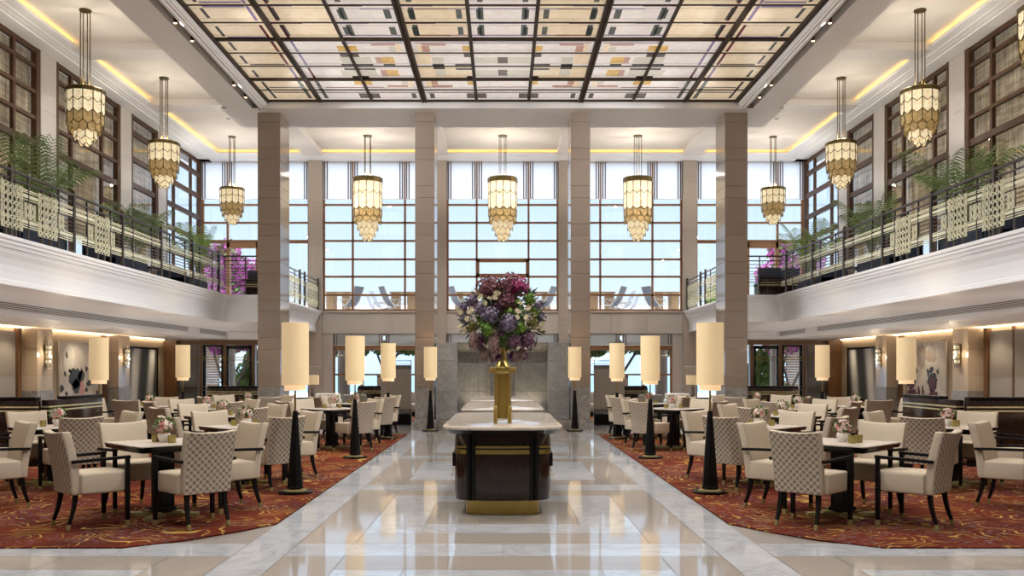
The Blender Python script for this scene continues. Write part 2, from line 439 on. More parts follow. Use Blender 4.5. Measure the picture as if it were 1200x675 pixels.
# ceilings
c = MB(); c.box(-12.2, 12.2, Y0-.2, Y0, 0, 9.3); struct(c, 'wall_front', M('rear_wall', (.42, .37, .32), .6), 'plain wall behind the viewpoint', 'wall')
c = MB(); c.box(-12.2, 12.2, Y0, YB + .3, 9.0, 9.3)
struct(c, 'ceiling', warmwhite, 'upper coffered ceiling plane', 'ceiling')
c = MB()
HS = 7.86
for s in (-1, 1):
    c.prismY([(s*6.10, HS), (s*6.72, HS), (s*6.74, HS+.03), (s*6.80, HS+.03), (s*6.85, HS+.10), (s*6.85, 8.995), (s*6.10, 8.995)], Y0, 21.82)
    c.prismY([(s*5.76, 8.12), (s*5.78, HS+.06), (s*5.80, HS+.06), (s*5.82, HS+.03), (s*5.86, HS+.03), (s*5.88, HS), (s*5.93, HS), (s*5.93, 8.5), (s*5.76, 8.5)], Y0, 21.94)
c.prismX([(21.94, 8.5), (21.94, 8.08), (21.90, HS+.10), (21.88, HS+.03), (21.84, HS+.03), (21.82, HS), (23.54, HS), (23.56, HS+.03), (23.62, HS+.03), (23.66, HS+.1), (23.7, HS+.14), (23.7, 8.995), (21.94, 8.995)], -6.85, 6.85)
struct(c, 'ceiling', white, 'lower ceiling soffit framing the stained glass skylight', 'ceiling')
for s, nm in ((-1, 'left'), (1, 'right')):
    c = MB(); c.box(s*5.93, s*6.10, Y0, 21.94, 8.02, 8.1)
    o = c.build('light_track', M('track_dark', (.06, .055, .05), .5)); tag(o, f'dark recessed light track along the {nm} side of the skylight', 'light track')
# spotlights in the track
sp = thing('spotlight', 'small bronze spotlight in ceiling track', 'spotlight')
m = MB(); m.lathe([(.028, 0), (.036, .02), (.036, .15), (.02, .17)], seg=14); m.build('housing', M('spot_copper', (.10, .045, .03), .35, metal=.6), sp, smooth=True)
m = MB(); m.lathe([(.0, -.002), (.026, -.002), (.026, .003)], seg=14); m.build('lens', spot_em, sp)
snap = snapshot(sp); first = True
order = ['nearest', 'second nearest', 'third nearest', 'farthest']
for s, nm in ((-1, 'left'), (1, 'right')):
    for i, y in enumerate((16.45, 17.35, 20.05, 20.95)):
        lab = f'bronze ceiling spotlight, {order[i]} of four in {nm} track'
        if first: o = sp; first = False
        else: o = dup(snap)
        o.location = (s*6.01, y, 7.86); o['label'] = lab; o['group'] = 'ceiling track spotlights'
        o.rotation_euler = (math.radians(0), 0, 0)

# perimeter cornice beams with a cove lip
prof = [(0, 8.81), (.42, 8.81), (.44, 8.83), (.50, 8.83), (.56, 8.845), (.64, 8.85), (.66, 8.865), (.86, 8.875), (.90, 8.90), (.90, 8.92), (.84, 8.92), (.84, 8.885), (.3, 8.87), (.3, 8.995), (0, 8.995)]
for s, nm in ((-1, 'left'), (1, 'right')):
    c = MB(); c.prismY([(s*(10.64 - d), z) for d, z in prof], Y0, YB)
    struct(c, 'trim_1' if s < 0 else 'trim_2', wallwhite, f'{nm} white cornice beam with lit cove', 'cornice')
    c = MB(); c.box(s*9.86, s*9.90, Y0, 30.6, 8.888, 8.896)
    o = c.build('cove_light', cove_em); tag(o, f'warm light strip in the {nm} upper ceiling cove', 'cove light')
    c = MB(); 
    for a, b in ((16.2, 16.9), (20.5, 21.2), (24.8, 25.5), (11.9, 12.6), (7.6, 8.3)):
        c.box(s*6.86, s*9.83, a, b, 8.82, 8.995)
    struct(c, 'beam', white, f'{nm} white cross beams between the ceiling coffers', 'beam')
c = MB(); c.prismX([(YB - d*1.1, z) for d, z in prof], -10.64, 10.64)
struct(c, 'trim_3', wallwhite, 'back white cornice beam above the tall windows', 'cornice')
c = MB(); c.box(-9.9, 9.9, 30.74, 30.78, 8.888, 8.896)
o = c.build('cove_light', cove_em); tag(o, 'warm light strip in the back ceiling cove above windows', 'cove light')
for s, nm in ((-1, 'left'), (1, 'right')):
    c = MB(); c.box(s*6.16, s*6.82, 23.7, 30.62, 8.82, 8.995); c.box(s*1.87, s*2.42, 23.7, 30.62, 8.82, 8.995)
    struct(c, 'beam', white, f'{nm} white beams running to the back windows', 'beam')
# recessed downlights
dl = MB(); dl.lathe([(.05, 0), (.07, -.004), (.07, 0)], seg=12)
k = 0
dlo = None
for x, y in ((-5.2, 27.0), (-3.4, 27.0), (-.9, 27.2), (.9, 27.2), (3.4, 27.0), (5.2, 27.0), (-8.2, 26.8), (8.2, 26.8)):
    if dlo is None: o = dlo = dl.build('recessed_downlight', M('dl_grey', (.3, .3, .3), .4))
    else: o = dlo.copy(); C.objects.link(o)
    o.location = (x, y, 9.0)
    side = 'left' if x < 0 else 'right'; wh = {5.2: 'outer one in the coffer before the tall window', 3.4: 'inner one in the coffer before the tall window', .9: 'one in the centre coffer', 8.2: 'one in the corner coffer over the balcony'}[abs(x)]
    tag(o, f'tiny recessed downlight, {wh}, {side} side', 'downlight', 'recessed downlights in the back coffers')

# ---- side upper glazing walls (x = 10.6)
XW = 10.62
for s, nm in ((-1, 'left'), (1, 'right')):
    c = MB()
    for a, b in ((-1.0, -.3), (3.3, 4.0), (7.6, 8.3), (11.9, 12.6), (16.2, 16.9), (20.5, 21.2), (24.8, 25.5), (27.5, 28.15)):
        zz = 3.55
        while zz < 8.8:
            z2 = min(8.81, zz + 1.31); c.box(s*10.56, s*10.95, a, b, zz+.002, z2-.002); zz = z2
    struct(c, 'wall_upper_left' if s < 0 else 'wall_upper_right', palestone, f'{nm} upper pale stone pillars between the shaded windows', 'pillar')
    c = MB(); c.box(s*10.96, s*11.2, Y0, YB, 8.7, 9.0); c.box(s*10.6, s*12.2, Y0, YB, 3.1, 3.55)
    struct(c, 'wall_' + nm, wallwhite, f'{nm} wall edge above and below the upper windows', 'wall')
    bays = [(-3, -1.0), (-.3, 3.3), (4.0, 7.6), (8.3, 11.9), (12.6, 16.2), (16.9, 20.5), (21.2, 24.8), (25.5, 27.5), (28.15, 31.5)]
    for bi, (a, b) in enumerate(bays):
        w = thing(f'window_{10 + bi + (20 if s > 0 else 0)}', f'{nm} upper side window, brown framed bay {bi+1} with woven shade', 'window', kind='structure')
        m = MB(); L = b - a
        t = .05
        m.box(s*10.58, s*10.72, a, a+.16, 3.55, 8.81); m.box(s*10.58, s*10.72, b-.16, b, 3.55, 8.81)
        if L > 3: vs_ = [a + L*.24, b - L*.29]
        elif L > 2.2: vs_ = []
        else: vs_ = []
        for y in vs_: m.box(s*10.60, s*10.68, y-t, y+t, 3.55, 8.81)
        hs = [8.38, 7.8, 7.21, 6.63, 6.04] if bi < 7 else [8.3, 7.55, 6.8, 6.05, 5.3]
        for hz in hs:
            th = .075 if abs(hz-6.63) < .02 or bi >= 7 else .04
            if bi < 8 and hz < 6.5 and L > 3: m.box(s*10.60, s*10.68, a, vs_[0], hz-t, hz+t); m.box(s*10.60, s*10.68, vs_[1], b, hz-t, hz+t); continue
            m.box(s*10.595, s*10.69, a, b, hz-th, hz+th)
        m.box(s*10.595, s*10.69, a, b, 8.70, 8.81); m.box(s*10.595, s*10.69, a, b, 3.55, 3.75)
        m.build('frame', mull if bi >= 6 else mull, w)
        g = MB(); g.box(s*10.635, s*10.645, a+.02, b-.02, 3.6, 8.8); g.build('pane', glass, w)
        if bi < 8:
            zb = 4.9 if bi < 7 else 4.9
            g = MB(); n_ = 2 if L > 3 else 1
            g.box(s*10.80, s*10.81, a+.02, b-.02, zb, 8.75)
            o = g.build('woven_shade', wovenm); tag(o, f'woven bamboo shade lowered behind {nm} upper window bay {bi+1}', 'blind', f'woven shades of the {nm} upper windows')

# ---- back wall
c = MB()
def stones(c, x0, x1, y0, y1, z0, z1, w, g=.003):
    n = max(1, round((x1-x0)/w))
    for i in range(n): c.box(x0+(x1-x0)*i/n+g, x0+(x1-x0)*(i+1)/n-g, y0, y1, z0+g, z1-g)
for s in (-1, 1):
    for a, b in ((6.33, 6.80), (1.97, 2.45)):
        zz = 0
        while zz < 8.8:
            z2 = min(8.81, zz + (.66 if int(zz*10) % 2 else .95)); x0, x1 = sorted((s*a, s*b)); c.box(x0, x1, 31.35, 31.75, zz+.002, z2-.002); zz = z2
struct(c, 'wall_pilasters', lightstone, 'light stone pilasters between the tall back windows', 'pilaster')
c = MB()
stones(c, -6.33, 6.33, 31.45, 31.75, 2.76, 3.54, 1.25)
c.box(-6.33, 6.33, 31.40, 31.78, 3.50, 3.555)
for s in (-1, 1):
    x0, x1 = sorted((s*5.97, s*6.33)); c.box(x0, x1, 31.5, 31.75, 0, 2.76)
c.box(-6.33, 6.33, 31.76, 31.9, 2.70, 3.5)
struct(c, 'wall_back', palestone, 'stone band across the back wall below the tall windows', 'wall')
c = MB()
for s in (-1, 1):
    x0, x1 = sorted((s*6.8, s*12.2)); c.box(x0, x1, 31.6, 31.9, 2.50, 3.5)
c.box(-12.2, 12.2, 31.5, 31.9, 8.9, 9.2)
struct(c, 'wall_back_plaster', wallwhite, 'white plaster band of the back wall above the lower windows', 'wall')
HZ = [7.30, 6.67, 6.03, 5.38, 4.77, 4.12]
def bigwin(n, x0, x1, z0, z1, vs_, hs, lab, extra=None, mat=None, y=31.6):
    w = thing(f'window_{n}', lab, 'window', kind='structure')
    m = MB(); t = .034
    x0, x1 = sorted((x0, x1))
    for x in (x0+t, x1-t): m.box(x-t, x+t, y-.04, y+.06, z0, z1)
    for z in (z0+t, z1-t): m.box(x0, x1, y-.04, y+.06, z-t, z+t)
    for x in vs_: m.box(x-t, x+t, y-.05, y+.05, z0, z1)
    for z in hs: m.box(x0, x1, y-.05, y+.05, z-t, z+t)
    if extra: extra(m)
    m.build('frame', mat or mull_lit, w)
    g = MB(); g.box(x0, x1, y+.0, y+.008, z0, z1); g.build('pane', glass, w)
    return w
def awn(m):
    for z in (4.77+.05, 5.38-.05): m.box(-.92, .92, 31.5, 31.66, z-.05, z+.05)
    for x in (-.87, .87): m.box(x-.05, x+.05, 31.5, 31.66, 4.77, 5.38)
bigwin(1, -1.97, 1.97, 3.56, 8.81, [-.914, .914], HZ, 'tall centre back window with small opening light', awn)
for s, nm, n in ((-1, 'left', 2), (1, 'right', 3)):
    bigwin(n, s*2.45, s*6.33, 3.56, 8.81, [s*3.44, s*5.28], HZ, f'tall back window {nm} of the centre one')
    def dr(m, s=s):
        for x in (8.62, 9.66): m.box(s*x-.06, s*x+.06, 31.5, 31.7, 3.56, 6.0)
        m.box(s*8.6, s*9.7, 31.5, 31.7, 5.78, 5.98)
    bigwin(n+2, s*6.80, s*10.6, 3.56, 8.81, [s*9.69, s*7.75], HZ[:3] + [5.98], f'tall back window at the {nm} end of the upper level', dr)
# door leaf upstairs
# lower windows
for s, nm, n in ((-1, 'left', 6), (1, 'right', 7)):
    def lf(m, s=s):
        for x in (2.9, 3.05, 4.0, 4.14, 4.95): m.box(s*x-.05, s*x+.05, 31.5, 31.68, 0, 2.32)
        m.box(min(s*2.5, s*5.9), max(s*2.5, s*5.9), 31.5, 31.68, 2.18, 2.34)
    bigwin(n, s*2.45, s*5.97, 0.05, 2.76, [], [1.32], f'lower garden window behind the {nm} dining tables', lf)
bigwin(8, -1.97, 1.97, .05, 2.76, [-.9, .9], [2.3], 'lower centre back window above the marble screen wall')
for s, nm, n in ((-1, 'left', 9), (1, 'right', 29)):
    def lf(m, s=s):
        m.box(min(s*6.8, s*11.8), max(s*6.8, s*11.8), 31.4, 31.68, 2.37, 2.52)
        for x in (8.75, 9.75, 10.6): m.box(s*x-.06, s*x+.06, 31.45, 31.68, 0, 2.5)
        m.box(min(s*11.35, s*11.8), max(s*11.35, s*11.8), 31.2, 31.68, 0, 2.52)
    bigwin(n, s*6.8, s*11.8, .05, 2.52, [], [], f'lower back window at the {nm} end with brown wooden frame', lf, wood)
    d = MB(); 
    for x0_, x1_ in ((8.82, 8.89), (9.61, 9.68)): d.box(s*x0_, s*x1_, 31.42, 31.5, .05, 2.34)
    d.box(s*8.82, s*9.68, 31.42, 31.5, 2.22, 2.34); d.box(s*8.82, s*9.68, 31.42, 31.5, .05, .4)
    for x0_, x1_ in ((9.82, 9.87), (10.42, 10.52)): d.box(s*x0_, s*x1_, 31.42, 31.5, .05, 2.34)
    d.box(s*9.82, s*10.52, 31.42, 31.5, 2.3, 2.36)
    o = d.build('door_%d' % (1 if s < 0 else 2), black, bevel=.004); tag(o, f'black framed glass garden door in the {nm} lower back wall', 'door', kind='structure')
    d = MB(); d.box(s*10.7, s*11.32, 31.40, 31.55, 0, 2.38)
    o = struct(d, 'wall_panel_' + nm, M('blue_grey_panel', (.15, .155, .165), .15, ns=2, c2=(.11, .115, .125)), f'blue grey glossy panel beside the {nm} garden door', 'wall panel')
    rr = MB()
    for zz in (1.92, 1.83, .9, .78): rr.box(s*8.75, s*11.35, 31.34, 31.37, zz-.012, zz+.012)
    o = rr.build('bronze_rail', antique); tag(o, f'thin bronze horizontal bars across the {nm} garden door panels', 'rail')
# roller blinds
def blind(x0, x1, z0, z1, y, lab, grp, mat=tblind):
    x0, x1 = sorted((x0, x1))
    w = thing('roller_blind', lab, 'blind', ((x0+x1)/2, y, z1), group=grp); cx = (x0+x1)/2
    m = MB(); m.box(x0-cx, x1-cx, -.004, .004, z0-z1, 0); m.build('cloth', mat, w)
    for e in (x0-cx+.045, x0-cx+.13, x1-cx-.13, x1-cx-.045): m = MB(); m.box(e-.02, e+.02, -.012, -.006, z0-z1, 0); m.build('stripe', M('blind_stripe', (.13, .10, .10), .6), w)
    m = MB(); m.box(x0-cx, x1-cx, -.01, .01, z0-z1-.02, z0-z1); m.build('hem_bar', wallwhite, w)
pos3 = ['left', 'middle', 'right']
for wn, segs in (('centre back window', [(-1.95, -.93), (-.87, .87), (.93, 1.95)]),
                 ('tall window left of centre', [(-6.3, -5.3), (-5.24, -3.48), (-3.42, -2.46)]),
                 ('tall window right of centre', [(2.46, 3.42), (3.48, 5.24), (5.3, 6.3)]),
                 ('leftmost tall back window', [(-10.6, -9.72), (-9.66, -7.8), (-7.72, -6.84)]),
                 ('rightmost tall back window', [(6.84, 7.72), (7.8, 9.66), (9.72, 10.6)])):
    for i, (a, b) in enumerate(segs):
        blind(a, b, 7.50, 8.81, 31.52, f'white roller blind, {pos3[i]} one of the {wn}', 'white roller blinds on the tall windows')
for nm, segs in (('left', [(-5.95, -4.2), (-4.12, -2.47)]), ('right', [(2.47, 4.12), (4.2, 5.95)])):
    for i, (a, b) in enumerate(segs):
        blind(a, b, 2.36, 2.75, 31.47, f'grey sheer roller blind, {"outer" if (i == 0) == (nm == "left") else "inner"} one of lower {nm} window', 'sheer roller blinds on the lower windows', sheerm)
for i, (a, b) in enumerate(((-1.95, -.93), (-.87, .87), (.93, 1.95))):
    blind(a, b, 2.3, 2.75, 31.47, f'grey sheer roller blind, {pos3[i]} one behind the marble wall', 'sheer roller blinds behind the marble wall', sheerm)

# ---- lower side walls
for s, nm in ((-1, 'left'), (1, 'right')):
    c = MB(); c.box(s*11.8, s*12.1, Y0, YB, 0, 3.2)
    struct(c, 'wall_lower_' + nm, fabricwall2, f'{nm} lower wall covered in tan woven fabric', 'wall')
    c = MB()
    for a, b in ((12.7, 13.4), (17.3, 18.05), (21.95, 22.7), (26.6, 27.4)):
        zs = [.98, 1.35, 2.0, 2.52]
        for z1_, z2_ in zip(zs, zs[1:]): c.box(s*11.4, s*11.8, a, b, z1_+.002, z2_-.002)
    p = struct(c, 'pillar', paneltone, f'{nm} lower wall pillars of polished beige stone', 'pillar')
    c = MB()
    for a, b in ((12.7, 13.4), (17.3, 18.05), (21.95, 22.7), (26.6, 27.4)): c.box(s*11.38, s*11.8, a-.02, b+.02, 0, .98)
    c.build('pillar_base', greybase, p)
    c = MB()
    for a in (13.5, 17.1, 18.2, 21.72, 22.85, 26.4, 27.5): c.box(s*11.70, s*11.8, a-.08, a+.08, 0, 2.5)
    c.box(s*11.74, s*11.8, 20.6, 20.66, 0, 2.5)
    struct(c, 'trim_wood_' + nm, wood, f'brown wooden uprights on the {nm} lower wall', 'trim')
    c = MB()
    for a, b in ((18.3, 20.58), (20.68, 21.62), (13.6, 17.0)): c.box(s*11.755, s*11.8, a, b, .1, 2.42)
    struct(c, 'wall_fabric_' + nm, fabricwall, f'grey woven fabric panels on the {nm} lower wall', 'wall')
    c = MB(); c.box(s*11.73, s*11.77, Y0, 31.1, 2.52, 2.535)
    o = c.build('wall_wash_light', cove2_em); tag(o, f'warm light strip at the top of the {nm} lower wall', 'cove light')

# ---- balconies
for s, nm in ((-1, 'left'), (1, 'right')):
    # face profile: offset (towards room = positive d)
    pr = [(0, 3.545), (0, 3.49), (-.025, 3.47), (-.025, 3.43), (-.05, 3.42), (-.06, 3.37), (-.085, 3.36), (-.10, 3.30), (-.14, 3.22), (-.17, 3.12), (-.18, 3.0), (-.18, 2.90), (-.165, 2.885), (-.165, 2.855), (-.15, 2.845), (-.15, 2.81), (-.6, 2.81), (-.6, 3.545)]
    path = [(s*7.5, Y0), (s*7.5, 24.5), (s*6.35, 24.5), (s*6.35, 31.4)]
    sg = 1 if s < 0 else -1
    m = MB(); sweep(m, path, [(sg*d, z) for d, z in pr])
    struct(m, 'balcony_front_' + nm, wallwhite, f'{nm} balcony front with curved white moulded face', 'balcony')
    m = MB()
    m.box(s*8.0, s*10.9, Y0, 31.4, 3.3, 3.54)
    m.box(s*6.9, s*8.0, 25.0, 31.4, 3.3, 3.54)
    struct(m, 'floor_balcony_' + nm, M('balcony_floor', (.45, .40, .35), .4), f'{nm} upper balcony floor', 'floor'); m = MB()
    m.box(s*8.10, s*9.56, Y0, 31.4, 2.81, 2.95); m.box(s*6.95, s*8.10, 25.1, 31.4, 2.81, 2.95)
    m.box(s*9.56, s*9.62, Y0, 31.19, 2.55, 3.0)
    m.box(s*9.60, s*11.64, Y0, 31.39, 2.552, 2.60)
    m.box(s*6.9, s*9.6, 31.2, 31.4, 2.55, 2.9)
    struct(m, 'ceiling_balcony_' + nm, wallwhite, f'{nm} balcony slab and soffit over the dining tables', 'ceiling')
    for a, b, w in ((4, 27.2, 'long'), (28.3, 30.9, 'short')):
        v = thing('air_vent', f'{w} grey slotted air vent in {nm} balcony soffit drop', 'vent', (s*9.55, (a+b)/2, 2.73), group='slotted air vents')
        h = (b-a)/2
        q = MB(); q.box(0 if s > 0 else -.004, .004 if s > 0 else 0, -h, h, -.08, .08); q.build('backing', ventm, v)
        q = MB()
        for i in range(5): q.box(-.012*s, 0.0, -h, h, -.07 + i*.033, -.07 + i*.033 + .012)
        q.box(-.014*s, 0, -h-.02, h+.02, .075, .09); q.box(-.014*s, 0, -h-.02, h+.02, -.09, -.078)
        q.build('slat', wallwhite, v)

# ---- marble screen wall between inner columns
m = MB()
def slabs(x0, x1, y0, y1, xs, zs, g=.002):
    for a, b in zip(xs, xs[1:]):
        for c_, d_ in zip(zs, zs[1:]): m.box(a+g, b-g, y0, y1, c_+g, d_-g)
for s in (-1, 1):
    slabs(0, 0, 22.3, 23.3, sorted((s*1.13, s*1.66)), [.26, .95, 1.72, 2.17])
slabs(0, 0, 22.85, 23.3, [-1.13, -.62, -.46, -.3, .3, .46, .62, 1.13], [.26, .95, 1.65, 1.94])
# coved frieze
n = 8; prf = []
for i in range(n+1):
    a = PI/2*i/n; prf.append((22.85 - .5*(1-math.cos(a)), 1.94 + .235*math.sin(a)))
prf += [(23.3, 2.175), (23.3, 1.94)]
m.prismX(prf, -1.13, 1.13)
ms = m.build('wall_marble_screen', greymarble, bevel=.004, seg=1); tag(ms, 'grey marble screen wall with curved recess between the inner columns', 'wall', kind='structure')
m = MB(); m.box(-1.66, 1.66, 22.25, 23.3, 0, .255)
for s in (-1, 1): m.box(s*.30, s*.36, 22.78, 22.86, .26, 1.94)
m.build('plinth', greybase, ms, bevel=.005)

# ---- skylight of stained glass, back-lit
sky = thing('skylight', 'large stained glass ceiling panel with dark bronze bars', 'skylight', kind='structure')
def em(name, c, e=1.0, c2=None):
    m_ = M(name, c, .25, ns=7, c2=c2 or tuple(x*.9 for x in c), em=e); return m_
GE = .33
G = [em('glass_cream', (.80, .68, .50), GE, (.72, .58, .40)), em('glass_white', (.80, .75, .72), GE, (.72, .66, .62)), em('glass_gold', (.72, .46, .12), GE*.9, (.55, .33, .07)),
     em('glass_dark', (.050, .047, .042), GE*.6), em('glass_red', (.13, .02, .03), GE*.8), em('glass_purple', (.24, .18, .32), GE*.8),
     em('glass_pink', (.50, .30, .23), GE*.9), em('glass_sage', (.60, .57, .48), GE), em('glass_green', (.095, .105, .095), GE*.6), em('glass_brown', (.11, .075, .065), GE*.6), em('lead', (.25, .20, .17), .2)]
CR, WH, GO, DK, RD, PU, PI_, SA, GR, BR, LE = range(11)
ZS = 8.10
g = MB()
def rect(x0, x1, y0, y1, mi, dz=0.0):
    g.mi = mi; z = ZS - dz
    x0, x1 = sorted((x0, x1)); y0, y1 = sorted((y0, y1))
    g.add([(x0, y0, z), (x0, y1, z), (x1, y1, z), (x1, y0, z)], [(0, 1, 2, 3)])
def PY(y): return 6.6*1050/(433-y)
def prx(x, y): return (x-589)*PY(y)/1050
def pr2(x0, x1, y0, y1, mi, ym=None, dz=.004, mirror=True):
    """rect from measured picture spans converted to the skylight plane; built on both sides of the centre line"""
    ym = ym if ym is not None else (y0+y1)/2
    a, b = prx(x0, ym), prx(x1, ym); rect(a, b, PY(y0), PY(y1), mi, dz)
    if mirror: rect(-a, -b, PY(y0), PY(y1), mi, dz)
W1 = 1.275
rows = [21.94 - .82*k for k in range(23)]
for i in range(-4, 5):
    for j, (yb, ya) in enumerate(zip(rows, rows[1:])):
        mi = CR if (abs(i) == 4 or (i % 2 == 1 and j > 4) or j % 7 == 2 and abs(i) == 1) else WH
        if abs(i) == 3 and j > 4: mi = CR
        rect(i*W1 - W1/2, i*W1 + W1/2, ya, yb, mi)
def C4(x0, x1, y0, y1, mi, ym=None): pr2(400 + x0/5.625, 400 + x1/5.625, y0/5.625, y1/5.625, mi, ym/5.625 if ym else None)
for q in ((800, 852, 302, 338, GO), (45, 105, 302, 338, GO), (-25, 40, 302, 338, GO), (60, 115, 350, 375, BR), (-8, 55, 350, 375, BR), (808, 860, 350, 375, BR),
          (85, 135, 525, 558, GO), (150, 200, 525, 558, GO), (75, 185, 500, 518, DK), (830, 880, 525, 558, GO), (828, 880, 500, 518, DK),
          (265, 350, 376, 418, GO), (300, 378, 460, 498, GO), (228, 268, 376, 418, PI_), (262, 300, 460, 498, PI_),
          (195, 355, 287, 300, PI_), (528, 688, 287, 300, PI_), (305, 440, 560, 573, PI_), (600, 735, 560, 573, PI_),
          (532, 582, 302, 342, PI_), (590, 635, 525, 558, PI_), (0, 210, 420, 431, DK), (280, 355, 420, 431, DK), (605, 680, 420, 456, DK), (750, 860, 420, 431, DK), (755, 872, 448, 460, DK), (20, 225, 448, 460, DK),
          (0, 200, 376, 418, SA), (0, 235, 460, 498, SA), (600, 675, 376, 418, SA), (620, 690, 460, 498, SA), (880, 1028, 376, 418, SA), (885, 1030, 460, 498, SA), (315, 360, 305, 342, SA), (395, 440, 525, 558, SA),
          (500, 530, 287, 342, CR), (560, 595, 525, 570, CR), (360, 395, 287, 342, CR), (440, 470, 525, 570, CR),
          (490, 590, 350, 420, CR), (520, 615, 458, 518, CR),
          (282, 326, 62, 121, GR), (440, 481, 62, 121, GR), (756, 794, 62, 121, GR), (889, 921, 62, 121, GR), (-22, 12, 62, 121, GR), (17, 63, 176, 227, GR), (320, 361, 176, 227, GR), (469, 508, 176, 227, GR), (769, 804, 176, 227, GR), (896, 928, 176, 227, GR),
          (120, 255, 614, 645, BR), (465, 495, 614, 645, DK), (585, 615, 614, 645, DK), (828, 957, 614, 645, BR),
          (120, 400, 56, 61, PU), (480, 700, 56, 61, RD), (700, 1063, 56, 61, PU), (0, 400, 228, 234, PU), (480, 720, 228, 234, RD), (720, 1063, 228, 234, PU), (0, 400, 279, 285, PU), (480, 700, 279, 285, PU), (700, 1063, 279, 285, PU),
          (-100, 280, 573, 577, RD), (500, 720, 571, 575, RD), (900, 1063, 571, 575, RD), (560, 1063, 607, 611, DK), (-180, 520, 607, 611, DK)):
    C4(*q)
for q in ((1030, 1097, 376, 416, BR), (1034, 1094, 460, 497, BR)):
    pr2(400 + q[0]/5.625, 400 + q[1]/5.625, q[2]/5.625, q[3]/5.625, q[4], mirror=False)
for j, (yb, ya) in enumerate(zip(rows, rows[1:])):
    for q in (.2, .8):
        rect(-5.7, 5.7, ya + .82*q - .006, ya + .82*q + .006, LE, .002)
# outer column strips, in metres
Yy = lambda y: PY(y)
for s in (-1, 1):
    for a, b in ((-40, -30), (-22, -12), (-4, 2), (9.5, 21), (31, 42.3), (49, 59), (65, 74.5), (82, 90), (95.5, 115)):
        rect(s*5.48, s*5.545, Yy(a), Yy(b), DK, .004)
    for a, b, mi in ((-60, -20, RD), (-20, 4, RD), (6, 24, RD), (29, 44.5, RD), (46, 60.5, PU), (62, 76, PU), (79, 91.5, RD)):
        rect(s*4.22, s*4.28, Yy(a), Yy(b), mi, .004)
    for a, b, mi in ((-60, -20, PU), (-20, 4, PU), (6, 24, PU), (29, 44.5, RD), (46, 60.5, RD), (62, 76, RD), (79, 91.5, PU)):
        rect(s*4.62, s*4.68, Yy(a), Yy(b), mi, .004)
    for x in (4.22, 4.62): rect(s*x, s*(x+.09), Yy(93), Yy(115), GR, .004)
    for a, b, mi in ((1.5, 3.5, PU), (6, 8.5, PU), (42.5, 44.4, PU), (46.5, 48.3, PU), (75, 76.3, DK), (101.8, 102.8, DK), (107.5, 108.5, DK), (-33, -30, PU)):
        rect(s*4.70, s*5.46, Yy(a), Yy(b), mi, .004)
    for j in range(5, 22):
        yb, ya = rows[j], rows[j+1]
        for i in (0, 1, 2, 3):
            rect(s*(i*W1+W1*.28), s*(i*W1+W1*.36), ya+.12, yb-.12, GR, .004)
            rect(s*i*W1, s*(i*W1 + W1/2), ya+.05, ya+.08, PU if (i+j) % 2 else RD, .004)
g.raw = True
g.build('stained_glass', G, sky)
b_ = MB()
def bar(x0, x1, y0, y1, h=.05): b_.box(x0, x1, y0, y1, ZS-.006-h, ZS-.006)
for i in range(-5, 5):
    x = (i + .5)*W1; a = abs(x)
    if 1.8 < a < 2: bar(x-.065, x-.02, 2, 21.94, .07); bar(x+.02, x+.065, 2, 21.94, .07); bar(x-.02, x+.02, 2, 21.94, .04)
    elif a > 4 and a < 5: bar(x-.05, x+.05, 2, 21.94, .06)
    elif a > 5.5: bar(x-.06, x+.03 if x < 0 else x+.06, 2, 21.94, .07)
    elif 3 < a: bar(x-.028, x+.028, 2, 21.94, .05)
    else: bar(x-.035, x+.035, 2, 21.94, .05)
for j, y in enumerate(rows):
    w_ = .05 if j % 3 == 2 or j == 0 else .022
    bar(-5.75, 5.75, y-w_, y+w_, .045 if w_ > .04 else .012)
for y in (PY(105),): bar(-5.75, 5.75, y-.02, y+.02, .012)
b_.build('bar', M('skylight_bar', (.05, .030, .018), .55, spec=.2), sky)
